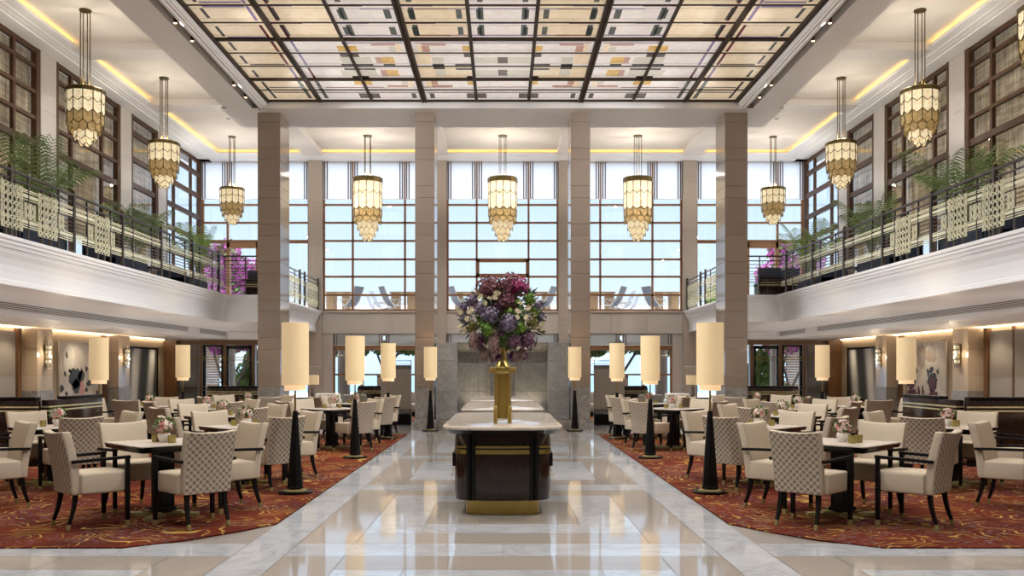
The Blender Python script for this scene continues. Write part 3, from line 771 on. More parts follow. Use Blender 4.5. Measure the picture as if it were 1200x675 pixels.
# ------------------------------------------------------------------ dining furniture
def back_surface(u, v, off=0.0):
    """chair-back surface; u -1..1 across, v 0..1 up; local front is +Y"""
    w = .235 + .02*v
    x = u*w
    z = .325 + (.90 - .325)*v + .018*(u*u)*v
    y = -.235 - .035*v - .085*v*v + .030*u*u*(.4 + .6*v) - off
    return Vector((x, y, z))
def make_chair():
    t = thing('dining_armchair', 'cream armchair', 'chair')
    # seat
    m = MB()
    nx = 10
    out = [(-.27, -.20), (-.275, .18), (-.255, .255)] + [(-.255 + .51*i/nx, .255 + .028*math.sin(PI*i/nx)) for i in range(1, nx)] + [(.255, .255), (.275, .18), (.27, -.20)]
    m.prism(out, .325, .515)
    top = [(x*.9, -.19 + (y+.19)*.92) for x, y in out]
    s_ = m.build('seat', cream, t, bevel=.02, seg=3)
    # back
    m = MB(); nu, nv = 10, 8
    def grid(off):
        return [back_surface(-1 + 2*i/nu, j/nv, off) for j in range(nv+1) for i in range(nu+1)]
    A = grid(-.035); B = grid(.045); n = len(A); vs = A + B; fs = []
    W = nu+1
    for j in range(nv):
        for i in range(nu):
            a = j*W+i; fs.append((a, a+1, a+W+1, a+W)); fs.append((n+a, n+a+W, n+a+W+1, n+a+1))
    for j in range(nv):
        a = j*W; fs.append((a, a+W, n+a+W, n+a)); a = j*W+nu; fs.append((a+W, a, n+a, n+a+W))
    for i in range(nu):
        a = i; fs.append((a+1, a, n+a, n+a+1)); a = nv*W+i; fs.append((a, a+1, n+a+1, n+a))
    m.add(vs, fs); m.build('backrest', cream, t, bevel=.014, seg=3, angle=50)
    # checked outer back
    m = MB(); A = [back_surface(-.955 + 1.91*i/nu, .015 + .965*j/nv, .0455) for j in range(nv+1) for i in range(nu+1)]
    B = [p + Vector((0, -.004, 0)) for p in A]; n = len(A); fs = []
    for j in range(nv):
        for i in range(nu):
            a = j*W+i; fs.append((n+a, n+a+1, n+a+W+1, n+a+W))
    for j in range(nv):
        a = j*W; fs.append((a, a+W, n+a+W, n+a)); a = j*W+nu; fs.append((a+W, a, n+a, n+a+W))
    for i in range(nu):
        a = i; fs.append((a+1, a, n+a, n+a+1)); a = nv*W+i; fs.append((a, a+1, n+a+1, n+a))
    m.add(A+B, fs); o = m.build('back_panel', checkm, t, smooth=True); o['label'] = 'brown and beige checked fabric'
    for s in (-1, 1):
        # front leg with arm post: square, tapered
        m = MB(); x = s*.292; y = .215
        m.prism([(x-.017, y-.017), (x+.017, y-.017), (x+.017, y+.017), (x-.017, y+.017)], .05, .36, [(x-.021, y-.021), (x+.021, y-.021), (x+.021, y+.021), (x-.021, y+.021)])
        m.box(x-.019, x+.019, y-.019, y+.019, .36, .655)
        l = m.build('leg', blacksat, t, bevel=.003, seg=1)
        m = MB(); m.prism([(x-.018, y-.018), (x+.018, y-.018), (x+.018, y+.018), (x-.018, y+.018)], 0, .055); c_ = m.build('ferrule', brass_sat, l); c_['label'] = 'brass leg tip'
        # rear leg curved
        m = MB(); pts = []; 
        for i in range(7):
            k = i/6; pts.append((s*(.185 + .012*k), -.225 - .065*k*k, .36 - .31*k))
        m.tube(pts, [.030 - .011*i/6 for i in range(7)], 4)
        l = m.build('leg', blacksat, t)
        m = MB(); m.tube([(s*.197, -.288, .055), (s*.198, -.296, 0.004)], [.0215, .0195], 4); c_ = m.build('ferrule', brass_sat, l); c_['label'] = 'brass leg tip'
        # arm
        m = MB(); m.bar((s*.292, .24, .655), (s*.290, -.10, .645), .042, .028); m.bar((s*.290, -.10, .645), (s*.262, -.285, .635), .042, .028)
        m.build('armrest', blacksat, t, bevel=.004, seg=1)
    return t
chair0 = make_chair(); chair_snap = snapshot(chair0); chair_used = [False]
def chair(x, y, face, label, group):
    rz = face - PI/2
    if not chair_used[0]:
        chair_used[0] = True; o = chair0; o.location = (x, y, .012); o.rotation_euler = (0, 0, rz); o['label'] = label; o['group'] = group
    else: o = dup(chair_snap, (x, y, .012), rz, label, group)
    return o
def make_table():
    t = thing('dining_table', 'square table', 'table'); h = .425
    def chf(h, c): return [(-h+c, -h), (h-c, -h), (h, -h+c), (h, h-c), (h-c, h), (-h+c, h), (-h, h-c), (-h, -h+c)]
    m = MB(); m.prism(chf(h, .02), .742, .752); m.build('table_top', M('table_cream_stone', (.60, .53, .46), .25, ns=5, c2=(.54, .47, .40)), t)
    m = MB(); m.prism(chf(h-.012, .02), .700, .742, chf(h+.004, .02)); m.prism(chf(h-.05, .02), .680, .700); m.build('apron', black, t, bevel=.003, seg=1)
    m = MB(); m.box(-.085, .085, -.085, .085, .075, .682)
    for sx in (-1, 1):
        m.box(-.06, .06, sx*.083, sx*.093, .12, .64); m.box(sx*.083, sx*.093, -.06, .06, .12, .64)
    m.box(-.10, .10, -.10, .10, .05, .10); m.box(-.15, .15, -.15, .15, .655, .684); m.build('pedestal', black, t, bevel=.004, seg=1)
    for k in range(4):
        T = Matrix.Rotation(PI/4 + k*PI/2, 4, 'Z')
        m = MB(); m.box(-.045, .045, .04, .36, .0, .042, T); m.box(-.032, .032, .03, .20, .042, .058, T); o = m.build('base_arm', brass_sat, t, bevel=.003, seg=1)
    return t
table0 = make_table(); table_snap = snapshot(table0); tused = [False]
# flower vase
petw = M('petal_white', (.80, .68, .62), .6, ns=30); petp = M('petal_pink', (.70, .26, .24), .6, ns=30, c2=(.55, .10, .12)); leafm = M('leaf_green', (.09, .17, .03), .5, ns=30, c2=(.05, .10, .02))
def blossom(m, c, n, r, rr):
    """a small open flower of rounded petals facing n"""
    n = n.normalized(); a = n.orthogonal().normalized(); b = n.cross(a); ph = rr.random()*6
    k = 5
    for i in range(k):
        t0 = ph + 2*PI*i/k; d = a*math.cos(t0) + b*math.sin(t0); e = a*math.cos(t0+PI/2) + b*math.sin(t0+PI/2)
        p0 = c; p1 = c + d*r*.55 + e*r*.38 + n*r*.18; p2 = c + d*r + n*r*.30; p3 = c + d*r*.55 - e*r*.38 + n*r*.18
        m.add([p0, p1, p2, p3], [(0, 1, 2), (0, 2, 3)])
def make_vase():
    t = thing('flower_vase', 'vase', 'vase of flowers'); rr = random.Random(3)
    m = MB(); n = 28; prof = [(.030, 0), (.036, .006), (.052, .03), (.062, .055), (.060, .08), (.052, .095), (.050, .10)]
    vs = []
    for r_, z in prof:
        for k in range(n): 
            q = r_*(1 + .05*(1 if k % 2 else -1)*(z > .01)); a = 2*PI*k/n; vs.append((q*math.cos(a), q*math.sin(a), z))
    fs = [(i*n+k, i*n+(k+1) % n, (i+1)*n+(k+1) % n, (i+1)*n+k) for i in range(len(prof)-1) for k in range(n)] + [tuple(range(n))[::-1]]
    m.add(vs, fs); m.build('bowl', whitep, t, smooth=True)
    m = MB(); m.lathe([(.046, .092), (.055, .092), (.055, .106), (.046, .106)], seg=24, caps=False); o = m.build('rim', brass, t, smooth=True); o['label'] = 'gold rim'
    m = MB()
    def dirn():
        while True:
            v = Vector((rr.uniform(-1, 1), rr.uniform(-1, 1), rr.uniform(-.35, 1)))
            if .2 < v.length < 1: return v.normalized()
    for i in range(70):
        d = dirn(); c = Vector((0, 0, .155)) + Vector((d.x*.075, d.y*.075, d.z*.065)); L = .035*rr.uniform(.7, 1.5); e = d.orthogonal().normalized()
        m.add([c, c + d*L*.5 + e*L*.3, c + d*L, c + d*L*.5 - e*L*.3], [(0, 1, 2, 3)])
    m.lathe([(.0, .09), (.045, .10), (.05, .14), (.04, .175), (0, .19)], seg=10); m.raw = True
    m.build('foliage', leafm, t)
    for nm, mt, cnt, sd in (('white_blossom', petw, 64, 0), ('pink_blossom', petp, 28, 1)):
        m = MB(); m.raw = True
        for i in range(cnt):
            d = dirn(); c = Vector((0, 0, .155)) + Vector((d.x*.076, d.y*.076, d.z*.068)); blossom(m, c, d, .024*rr.uniform(.8, 1.2), rr)
        m.build(nm, mt, t)
    return t
vase0 = make_vase(); vase_snap = snapshot(vase0); vused = [False]
def make_votive():
    t = thing('candle_holder', 'votive', 'candle holder')
    m = MB(); m.lathe([(.036, 0), (.040, .006), (.040, .075), (.036, .076), (.034, .05), (0, .05)], seg=22); m.build('cup', M('gold_cup', (.34, .28, .09), .32, metal=.7, ns=30), t, smooth=True)
    m = MB(); m.lathe([(.031, .05), (.031, .068), (0, .068)], seg=16); m.build('candle', candle, t, smooth=True)
    return t
vot0 = make_votive(); vot_snap = snapshot(vot0); wused = [False]
TB = [((-3.45, 9.10), 1, 'first aisle table', 1), ((-3.38, 11.70), 1, 'second aisle table', 1), ((-3.23, 16.95), 1, 'third aisle table', 1), ((-3.20, 19.55), 1, 'fourth aisle table', 1),
      ((-5.82, 11.60), 1, 'banquette side front table', 1), ((-4.50, 14.30), 1, 'mid carpet table', 1), ((-5.60, 16.85), 1, 'rear middle table', 1), ((-5.60, 19.60), 1, 'back row middle table', 1), ((-7.12, 17.95), 0, 'table by the drapery painting', 1)]
d_ = .49
for s, nm in ((-1, 'left'), (1, 'right')):
    for (x, y), rot, desc, _ in TB:
        X = x if s < 0 else -x
        lab = f'square cream topped pedestal table, {desc} on {nm} carpet'
        if not tused[0]: tused[0] = True; o = table0; o.location = (X, y, .012); o.rotation_euler = (0, 0, PI/4 if rot else 0); o['label'] = lab; o['group'] = 'square dining tables'
        else: dup(table_snap, (X, y, .012), PI/4 if rot else 0, lab, 'square dining tables')
        # vase and votives
        vl = f'white bowl of pink and white flowers on {desc}, {nm} side'
        vx, vy = (X, y + .12) if y > 9.5 else (X + .02, y - .06)
        if y < 9.5: vy = y + .03 if s > 0 else y - .02
        if not vused[0]: vused[0] = True; o = vase0; o.location = (vx, vy, .7645); o['label'] = vl; o['group'] = 'flower bowls on the dining tables'
        else: dup(vase_snap, (vx, vy, .7645), R.uniform(0, 6), vl, 'flower bowls on the dining tables')
        if y < 9.5: pos = [(-.105, .05), (.105, -.07)] if s < 0 else [(.02, -.19), (.125, -.08)]
        elif desc.startswith('banq'): pos = [(-.14, -.10), (.12, .05)] if s < 0 else [(.01, -.16), (.10, -.04)]
        else: pos = [(-.15, -.05), (.12, .02)] if s < 0 else [(-.13, -.08), (.15, -.06)]
        for i, (ax, ay) in enumerate(pos):
            vl = f'gold cup with candle {"left" if i == 0 else "right"} of flowers on {desc}, {nm} side'
            L = (vx+ax, vy+ay, .7645)
            if not wused[0]: wused[0] = True; o = vot0; o.location = L; o['label'] = vl; o['group'] = 'gold candle cups on the dining tables'
            else: dup(vot_snap, L, 0, vl, 'gold candle cups on the dining tables')
        g = f'cream armchairs on the {nm} carpet'
        if rot:
            for sx, sy in ((-1, -1), (1, -1), (1, 1), (-1, 1)):
                jx, jy, ja = R.uniform(-.03, .03), R.uniform(-.03, .03), R.uniform(-.06, .06)
                if y < 9.5: jx = jy = ja = 0
                cx, cy = X + sx*d_ + jx, y + sy*d_ + jy
                q = ('near' if sy < 0 else 'far') + (' left' if sx < 0 else ' right')
                look = 'checked back toward viewer' if sy < 0 else 'cream front toward viewer'
                chair(cx, cy, math.atan2(-sy, -sx) + ja, f'armchair, {look}, {q} of {desc}, {nm} carpet', g)
        else:
            chair(X, y - .68, PI/2, f'armchair, checked back toward viewer, near side of {desc}, {nm} carpet', g)
            chair(X, y + .68, -PI/2, f'armchair, cream front toward viewer, far side of {desc}, {nm} carpet', g)
            chair(X + (-.68 if s < 0 else .68), y, 0 if s < 0 else PI, f'armchair seen side on, wall side of {desc}, {nm} carpet', g)
# chairs of the tables beyond the picture edges
chair(-5.47, 9.62, math.atan2(-1, -1), 'armchair cut by the left picture edge, facing away left', 'cream armchairs on the left carpet')
chair(5.47, 9.62, math.atan2(-1, 1), 'armchair at far right foreground, facing the right picture edge', 'cream armchairs on the right carpet')

# ------------------------------------------------------------------ floor lamps
def make_lamp():
    t = thing('floor_lamp', 'lamp', 'floor lamp')
    m = MB(); m.lathe([(.20, 0), (.205, .006), (.205, .022), (.19, .028), (0, .028)], seg=40); m.build('base', black, t, smooth=True)
    m = MB(); m.lathe([(.14, .028), (.14, .036), (.10, .045), (.075, .05), (.075, .062), (.0, .062)], seg=32); o = m.build('base_plate', brass_sat, t, smooth=True); o['label'] = 'brass plate'
    m = MB(); m.lathe([(.100, .058), (.100, .075), (.094, .09), (.030, .98), (.022, .99)], seg=8, ph=PI/8); m.build('pole', blacksat, t)
    m = MB(); m.lathe([(.012, .985), (.012, 1.40)], seg=12); m.lathe([(.02, .985), (.02, 1.0), (.012, 1.003)], seg=12); o = m.build('stem', brass, t, smooth=True); o['label'] = 'brass stem'
    m = MB(); m.lathe([(.158, 1.30), (.161, 1.30), (.161, 2.05), (.158, 2.05), (.158, 1.30)], seg=40, caps=False); m.build('lamp_shade', shade, t, smooth=True)
    m = MB(); m.lathe([(0, 1.235), (.128, 1.235), (.128, 1.32)], seg=36, caps=False); m.build('diffuser', shade2, t, smooth=True)
    return t
lamp0 = make_lamp(); lamp_snap = snapshot(lamp0); first = True
LP = [((2.50, 10.80), 'front aisle lamp before dining chairs'), ((2.48, 15.06), 'second aisle lamp from the front'), ((2.46, 19.26), 'third aisle lamp from the front'), ((1.76, 21.85), 'lamp in front of inner stone column'), ((7.14, 15.85), 'lamp by the banquette and abstract painting'), ((7.35, 20.6), 'lamp far back near garden door')]
for s, nm in ((-1, 'left'), (1, 'right')):
    for (x, y), ds in LP:
        lab = f'tall cylinder shade floor lamp, {ds}, {nm} side'; z = .012 if (7.5 < y < 20.7 and x > 2.2) else 0
        if first: first = False; o = lamp0; o.location = (s*x, y, z); o['label'] = lab; o['group'] = 'tall floor lamps'
        else: dup(lamp_snap, (s*x, y, z), 0, lab, 'tall floor lamps')

# ------------------------------------------------------------------ banquettes
linebr = M('line_brass', (.62, .56, .34), .35, metal=.2, ns=6, c2=(.5, .44, .24))
def banquette(nm, label, loc, rz, L, H=1.05, D=.7, cap=(0, 1)):
    """solid back facing local -Y; seat on +Y side"""
    t = thing('banquette', label, 'banquette', loc, rz, 'dark lacquered banquettes')
    m = MB(); m.box(-L/2, L/2, 0, .12, .1, H-.035); m.build('back', darkwood, t, bevel=.006)
    m = MB(); m.box(-L/2+.03, L/2-.03, .02, .11, 0, .1); m.build('plinth', black, t)
    m = MB(); m.box(-L/2+cap[0]*L+.02, -L/2+cap[1]*L-.02, -.015, .16, H-.035, H+.015); m.build('cap', black, t, bevel=.008)
    for z in (H-.14, H-.20):
        m = MB(); m.box(-L/2-.003, L/2+.003, -.005, .03, z-.011, z+.011); o = m.build('brass_line', linebr, t)
    m = MB(); m.box(-L/2+.04, L/2-.04, .12, D, .12, .40); m.build('seat_base', black, t, bevel=.01)
    m = MB(); m.box(-L/2+.04, L/2-.04, .22, D+.02, .40, .50); m.build('cushion', navy, t, bevel=.03, seg=3)
    m = MB(); m.box(-L/2+.04, L/2-.04, .12, .24, .48, .92); m.build('back_cushion', navy, t, bevel=.03, seg=3)
    return t
for s, nm in ((-1, 'left'), (1, 'right')):
    xc = s*(7.12 + 2.0)
    banquette('a', f'black banquette with brass lines, back to viewer, {nm} side front', (xc, 13.7, .012), 0, 4.0, cap=(0, 1))
    # side run receding: its back faces the room centre
    banquette('b', f'black banquette with raised cap running back on the {nm} side', (s*7.10, 14.83, .012), (PI/2 if s > 0 else -PI/2) + PI*0, 1.98, H=1.05, D=.7) if False else None
    t = thing('banquette', f'black banquette end panel with brass lines receding along {nm} side', 'banquette', (s*7.08, 14.8, .012), 0, 'dark lacquered banquettes')
    m = MB(); m.box(-.06, .06, -.93, .93, .1, 1.015); m.build('back', darkwood, t, bevel=.006)
    m = MB(); m.box(-.05, .05, -.9, .9, 0, .1); m.build('plinth', black, t)
    m = MB(); m.box(-.075, .075, -.42, .91, 1.015, 1.06); m.build('cap', black, t, bevel=.008)
    for z in (.91, .85):
        m = MB(); m.box(-.064, .064, -.933, .933, z-.011, z+.011); m.build('brass_line', linebr, t)
    banquette('c', f'black banquette with brass band before the {nm} garden door', (s*6.75, 23.6, 0), 0, 2.1, H=1.05)
# lounge behind the columns
for s, nm in ((-1, 'left'), (1, 'right')):
    banquette('d', f'black banquette with brass lines in the {nm} back lounge', (s*3.95, 27.0, .012), 0, .85, H=.98)
    # decorated screens
    for (a, b, y, h, lab) in ((2.47, 3.3, 24.3, 1.62, f'tall tan fabric screen with key pattern bands, {nm} of marble wall'), (3.6, 4.15, 29.6, 1.33, f'low fabric screen with key pattern band below {nm} garden window')):
        x0, x1 = sorted((s*a, s*b)); cx = (x0+x1)/2; t = thing('partition_screen', lab, 'screen', (cx, y, 0)); hw = (x1-x0)/2
        m = MB(); m.box(-hw, hw, -.03, .03, .32, h); 
        m.build('fabric_panel', screenfab, t, bevel=.004, seg=1)
        m = MB(); m.raw = True   # scallop pattern in relief
        k = 0; zz = .40
        while zz < h-.14:
            xx = -hw + (.05 if k % 2 else .11)
            while xx < hw - .05:
                m.tube([(xx + .055*math.cos(a_), -.033, zz + .055*math.sin(a_)) for a_ in [PI*q/6 for q in range(7)]], .004, 4); xx += .12
            zz += .055; k += 1
        m.build('scallop_relief', M('scallop', (.36, .30, .25), .7), t)
        for z0_, zt in ((h-.11, 'top'), (.33, 'bottom')):
            m = MB(); m.box(-hw, hw, -.034, -.030, z0_, z0_+.10); o = m.build('key_band', M('keyband_dark', (.05, .045, .045), .5), t)
            m = MB(); xx = -hw + .02
            while xx < hw - .1:
                for r_ in ((0, .08, .085, .092), (0, .012, .01, .09), (0, .08, .01, .018), (.068, .08, .01, .06), (.03, .08, .052, .06)):
                    m.box(xx + r_[0], xx + r_[1], -.038, -.034, z0_ + r_[2], z0_ + r_[3])
                xx += .10
            m.build('key_pattern', M('keyband_light', (.35, .31, .27), .6), t)
        m = MB(); m.box(-hw, hw, -.05, .05, 0, .30); m.build('base', black, t, bevel=.004, seg=1)
        if h > 1.5:
            m = MB()
            for zz in (h+.02, h+.10, h+.125): m.box(-hw, hw, -.01, .01, zz, zz+.012)
            m.box(-hw, -hw+.02, -.01, .01, h, h+.13); m.box(hw-.02, hw, -.01, .01, h, h+.13); m.build('top_rail', antique, t)
    # table lamp on side table
    X = s*5.62
    t = thing('side_table', f'black side table under the small lamp, {nm} back lounge', 'side table', (X, 26.5, .012))
    m = MB(); m.box(-.45, .45, -.25, .25, .62, .66); m.build('top', black, t, bevel=.004, seg=1)
    for a in (-.4, .4):
        for b in (-.2, .2): m = MB(); m.box(a-.02, a+.02, b-.02, b+.02, 0, .62); m.build('leg', black, t)
    t = thing('table_lamp', f'table lamp with square cream shade and crystal base, {nm} back lounge', 'table lamp', (X, 26.5, .673))
    m = MB(); m.lathe([(.05, 0), (.06, .01), (.04, .03), (.055, .12), (.045, .20), (.06, .28), (.035, .36), (.015, .38)], seg=16); m.build('base', M('mercury_glass', (.45, .42, .38), .15, metal=.6, ns=40, c2=(.25, .22, .2)), t, smooth=True)
    m = MB(); m.lathe([(.19, .38), (.19, .66)], seg=30); m.build('lamp_shade', shade, t, smooth=True)
    # white lounge armchairs
    t = thing('lounge_armchair', f'white lounge chair with black cushion, {nm} back lounge', 'armchair', (s*5.05, 25.6, .012))
    m = MB(); m.box(-.38, .38, -.35, .35, .12, .42); m.build('seat', wallwhite, t, bevel=.05, seg=3)
    m = MB(); m.box(-.36, .36, .22, .38, .42, .80); m.build('backrest', wallwhite, t, bevel=.05, seg=3)
    for a in (-1, 1): m = MB(); m.box(a*.30, a*.40, -.33, .33, .40, .62); m.build('armrest', wallwhite, t, bevel=.03, seg=3)
    m = MB(); m.box(-.32, .32, -.3, .3, 0, .12); m.build('base', black, t)
    m = MB(); m.box(-.18, .18, .06, .16, .43, .74, Matrix.Rotation(.3, 4, 'Y')); o = m.build('cushion', black, None, bevel=.04, seg=3, loc=(s*5.05, 25.5, .03)); tag(o, f'black scatter cushion on the white lounge chair, {nm} back lounge', 'cushion')
    for i, (x, y) in enumerate(((2.9, 28.4), (4.2, 25.2))):
        t = thing('lounge_armchair', f'grey low armchair {"near the window" if i == 0 else "before the white chair"}, {nm} back lounge', 'armchair', (s*x, y, .012))
        g_ = M('lounge_grey', (.33, .31, .29), .8, ns=50)
        m = MB(); m.box(-.33, .33, -.3, .3, .15, .42); m.build('seat', g_, t, bevel=.05, seg=3)
        m = MB(); m.box(-.34, .34, .2, .34, .40, .78); m.build('backrest', g_, t, bevel=.05, seg=3)
        m = MB(); m.box(-.28, .28, -.26, .26, 0, .15); m.build('base', black, t)

# ------------------------------------------------------------------ centre consoles
def rrect(hx, hy, r, n=8, bulge=0.0):
    pts = []
    for cx, cy, a0 in ((hx-r, hy-r, 0), (-hx+r, hy-r, PI/2), (-hx+r, -hy+r, PI), (hx-r, -hy+r, 3*PI/2)):
        for i in range(n+1):
            a = a0 + PI/2*i/n; pts.append((cx + r*math.cos(a), cy + r*math.sin(a)))
    # bulge the short ends outwards
    out = []
    for x, y in pts:
        out.append((x, y + (bulge*(1 - (x/hx)**2)*(1 if y > 0 else -1) if abs(y) > hy-r-1e-6 else 0)))
    def dens(p):
        q = []
        for a, b in zip(p, p[1:] + p[:1]):
            q.append(a)
            if abs(a[0]-b[0]) > .2 and abs(abs(a[1]) - abs(b[1])) < .02:
                for k in range(1, 10):
                    x = a[0] + (b[0]-a[0])*k/10; y0_ = (hy)*(1 if a[1] > 0 else -1); q.append((x, y0_ + bulge*(1-(x/hx)**2)*(1 if a[1] > 0 else -1)))
        return q
    return dens(out)
def make_console():
    t = thing('console', 'console', 'buffet console')
    topm = marble('console_marble', (.60, .53, .45), (.42, .34, .27), .12, 1.2, .02, .03)
    m = MB(); m.prism(rrect(.625, 1.60, .30, 8, .05), .885, .915); m.build('top', topm, t, bevel=.008)
    m = MB(); m.prism(rrect(.56, 1.53, .27, 8, .05), .835, .885, rrect(.615, 1.59, .30, 8, .05)); m.build('top_edge', black, t)
    m = MB(); m.prism(rrect(.495, 1.46, .17, 8, .06), .155, .84); m.build('body', darkwood, t, bevel=.012)
    m = MB(); m.prism(rrect(.385, 1.40, .12, 8, .06), 0.005, .165); m.build('plinth', brass, t, smooth=True)
    # ribs and brass lines on both short ends and panels on the long sides
    for e in (-1, 1):
        for x in (-.345, -.300, .300, .345):
            yy = e*(1.46 + .06*(1-(x/.495)**2)); m = MB(); m.lathe([(.024, .165), (.024, .835)], (x, yy, 0), seg=12); m.build('rib', black, t, smooth=True)
        for z, h in ((.705, .011), (.655, .022)):
            m = MB(); xs = [-.275 + .55*i/12 for i in range(13)]
            P = [(x, e*(1.468 + .06*(1-(x/.495)**2))) for x in xs]; Q = [(x, e*(1.44 + .06*(1-(x/.495)**2))) for x in xs][::-1]
            m.prism(P + Q, z-h, z+h); m.build('brass_line', brass, t)
            for q in (-1, 1):
                m = MB(); P = [(q*.375, e*1.483), (q*.43, e*1.462), (q*.478, e*1.42), (q*.501, e*1.36), (q*.47, e*1.38), (q*.42, e*1.43), (q*.375, e*1.45)]; m.prism(P, z-h, z+h); m.build('brass_line', brass, t)
    for q in (-1, 1):
        m = MB(); m.box(q*.49, q*.525, -1.30, -1.12, .49, .63); m.build('side_block', black, t, bevel=.004, seg=1)
        for y in (-.95, -.32, .32, .95):
            m = MB(); m.box(q*.49, q*.503, y-.27, y+.27, .22, .78); m.build('side_panel', darkwood, t, bevel=.004, seg=1)
    return t
con0 = make_console(); con_snap = snapshot(con0)
for i, (y, ds) in enumerate(((10.67, 'nearest, carrying the gold urn'), (14.72, 'middle one behind the nearest'), (18.35, 'farthest, before the marble wall'))):
    lab = f'dark wood console with rounded marble top, {ds}'
    if i == 0: con0.location = (0, y, 0); con0['label'] = lab; con0['group'] = 'centre aisle consoles'
    else: dup(con_snap, (0, y, 0), 0, lab, 'centre aisle consoles')
# brass pedestal stand and urn
UX, UY, UZ = -.0, 9.80, .9155
t = thing('pedestal_stand', 'gold cylindrical pedestal on slim posts standing on the nearest console', 'pedestal', (UX, UY, UZ))
brassg = M('gold_metal', (.55, .40, .13), .34, metal=.85, ns=2, c2=(.47, .34, .10))
m = MB(); m.lathe([(.072, .05), (.072, .54)], seg=32); m.build('drum', brassg, t, smooth=True)
m = MB(); m.lathe([(.155, .545), (.155, .61), (.13, .612)], seg=8, ph=PI/8); m.build('top_ring', brassg, t, bevel=.003, seg=1)
for k in range(4):
    a = PI/4 + k*PI/2; m = MB(); x, y = .108*math.cos(a), .108*math.sin(a)
    m.lathe([(.014, .0), (.014, .545)], (x, y, 0), seg=10); m.lathe([(.022, 0), (.022, .18), (.014, .19)], (x, y, 0), seg=12); m.build('post', brassg, t, smooth=True)
t = thing('urn', 'flared gold urn holding the large bouquet on the pedestal', 'urn', (UX, UY, UZ + .612))
m = MB(); m.lathe([(.085, 0), (.078, .01), (.045, .09), (.030, .17), (.036, .22), (.085, .27), (.12, .32), (.125, .40), (.115, .41), (.1, .38), (0, .36)], seg=32); m.build('body', brassg, t, smooth=True)

# ------------------------------------------------------------------ large bouquet
bq = thing('bouquet', 'large round bouquet of purple hydrangeas, cream and green flowers in the gold urn', 'bouquet', (UX, UY, UZ + .95))
rr = random.Random(11)
def hydr(c, r, mat, name='hydrangea_head', petal=.028, sq=(1, 1, 1), n=None):
    m = MB(); m.raw = True; n = n or int(60*(r/.1)**2)
    c = Vector(c)
    me = [(0, r*.82, 0)]
    m.lathe([(0, -r*.75*sq[2]), (r*.55*sq[0], -r*.5*sq[2]), (r*.75*sq[0], 0), (r*.55*sq[0], r*.5*sq[2]), (0, r*.75*sq[2])], tuple(c), seg=10)
    for i in range(n):
        zz = 1 - 2*(i+.5)/n; a = i*2.39996 + rr.uniform(-.2, .2); q = math.sqrt(max(0, 1-zz*zz)); d = Vector((q*math.cos(a), q*math.sin(a), zz))
        p = c + Vector((d.x*sq[0], d.y*sq[1], d.z*sq[2]))*r*rr.uniform(.9, 1.06); dd = (d + Vector((rr.uniform(-.4, .4), rr.uniform(-.4, .4), rr.uniform(-.4, .4)))).normalized()
        blossom(m, p, dd, petal*rr.uniform(.8, 1.2), rr)
    return m.build(name, mat, bq)
mauve = M('bloom_mauve', (.20, .15, .22), .7, ns=30, c2=(.11, .08, .13)); plum = M('bloom_plum', (.15, .06, .11), .7, ns=30, c2=(.08, .03, .06))
wine = M('bloom_wine', (.22, .07, .09), .7, ns=30, c2=(.10, .025, .035)); magenta = M('bloom_magenta', (.34, .015, .12), .7, ns=30, c2=(.16, .008, .06))
limeg = M('bloom_green', (.14, .26, .015), .7, ns=30, c2=(.05, .11, .01)); olive = M('bloom_olive', (.16, .13, .015), .7, ns=30, c2=(.07, .06, .01))
dusty = M('bloom_dusty_pink', (.42, .28, .25), .7, ns=30, c2=(.24, .14, .13)); creamf = M('bloom_cream', (.75, .66, .45), .7, ns=30, c2=(.62, .52, .32)); violet = M('bloom_violet', (.10, .015, .12), .7, ns=30, c2=(.05, .008, .07))
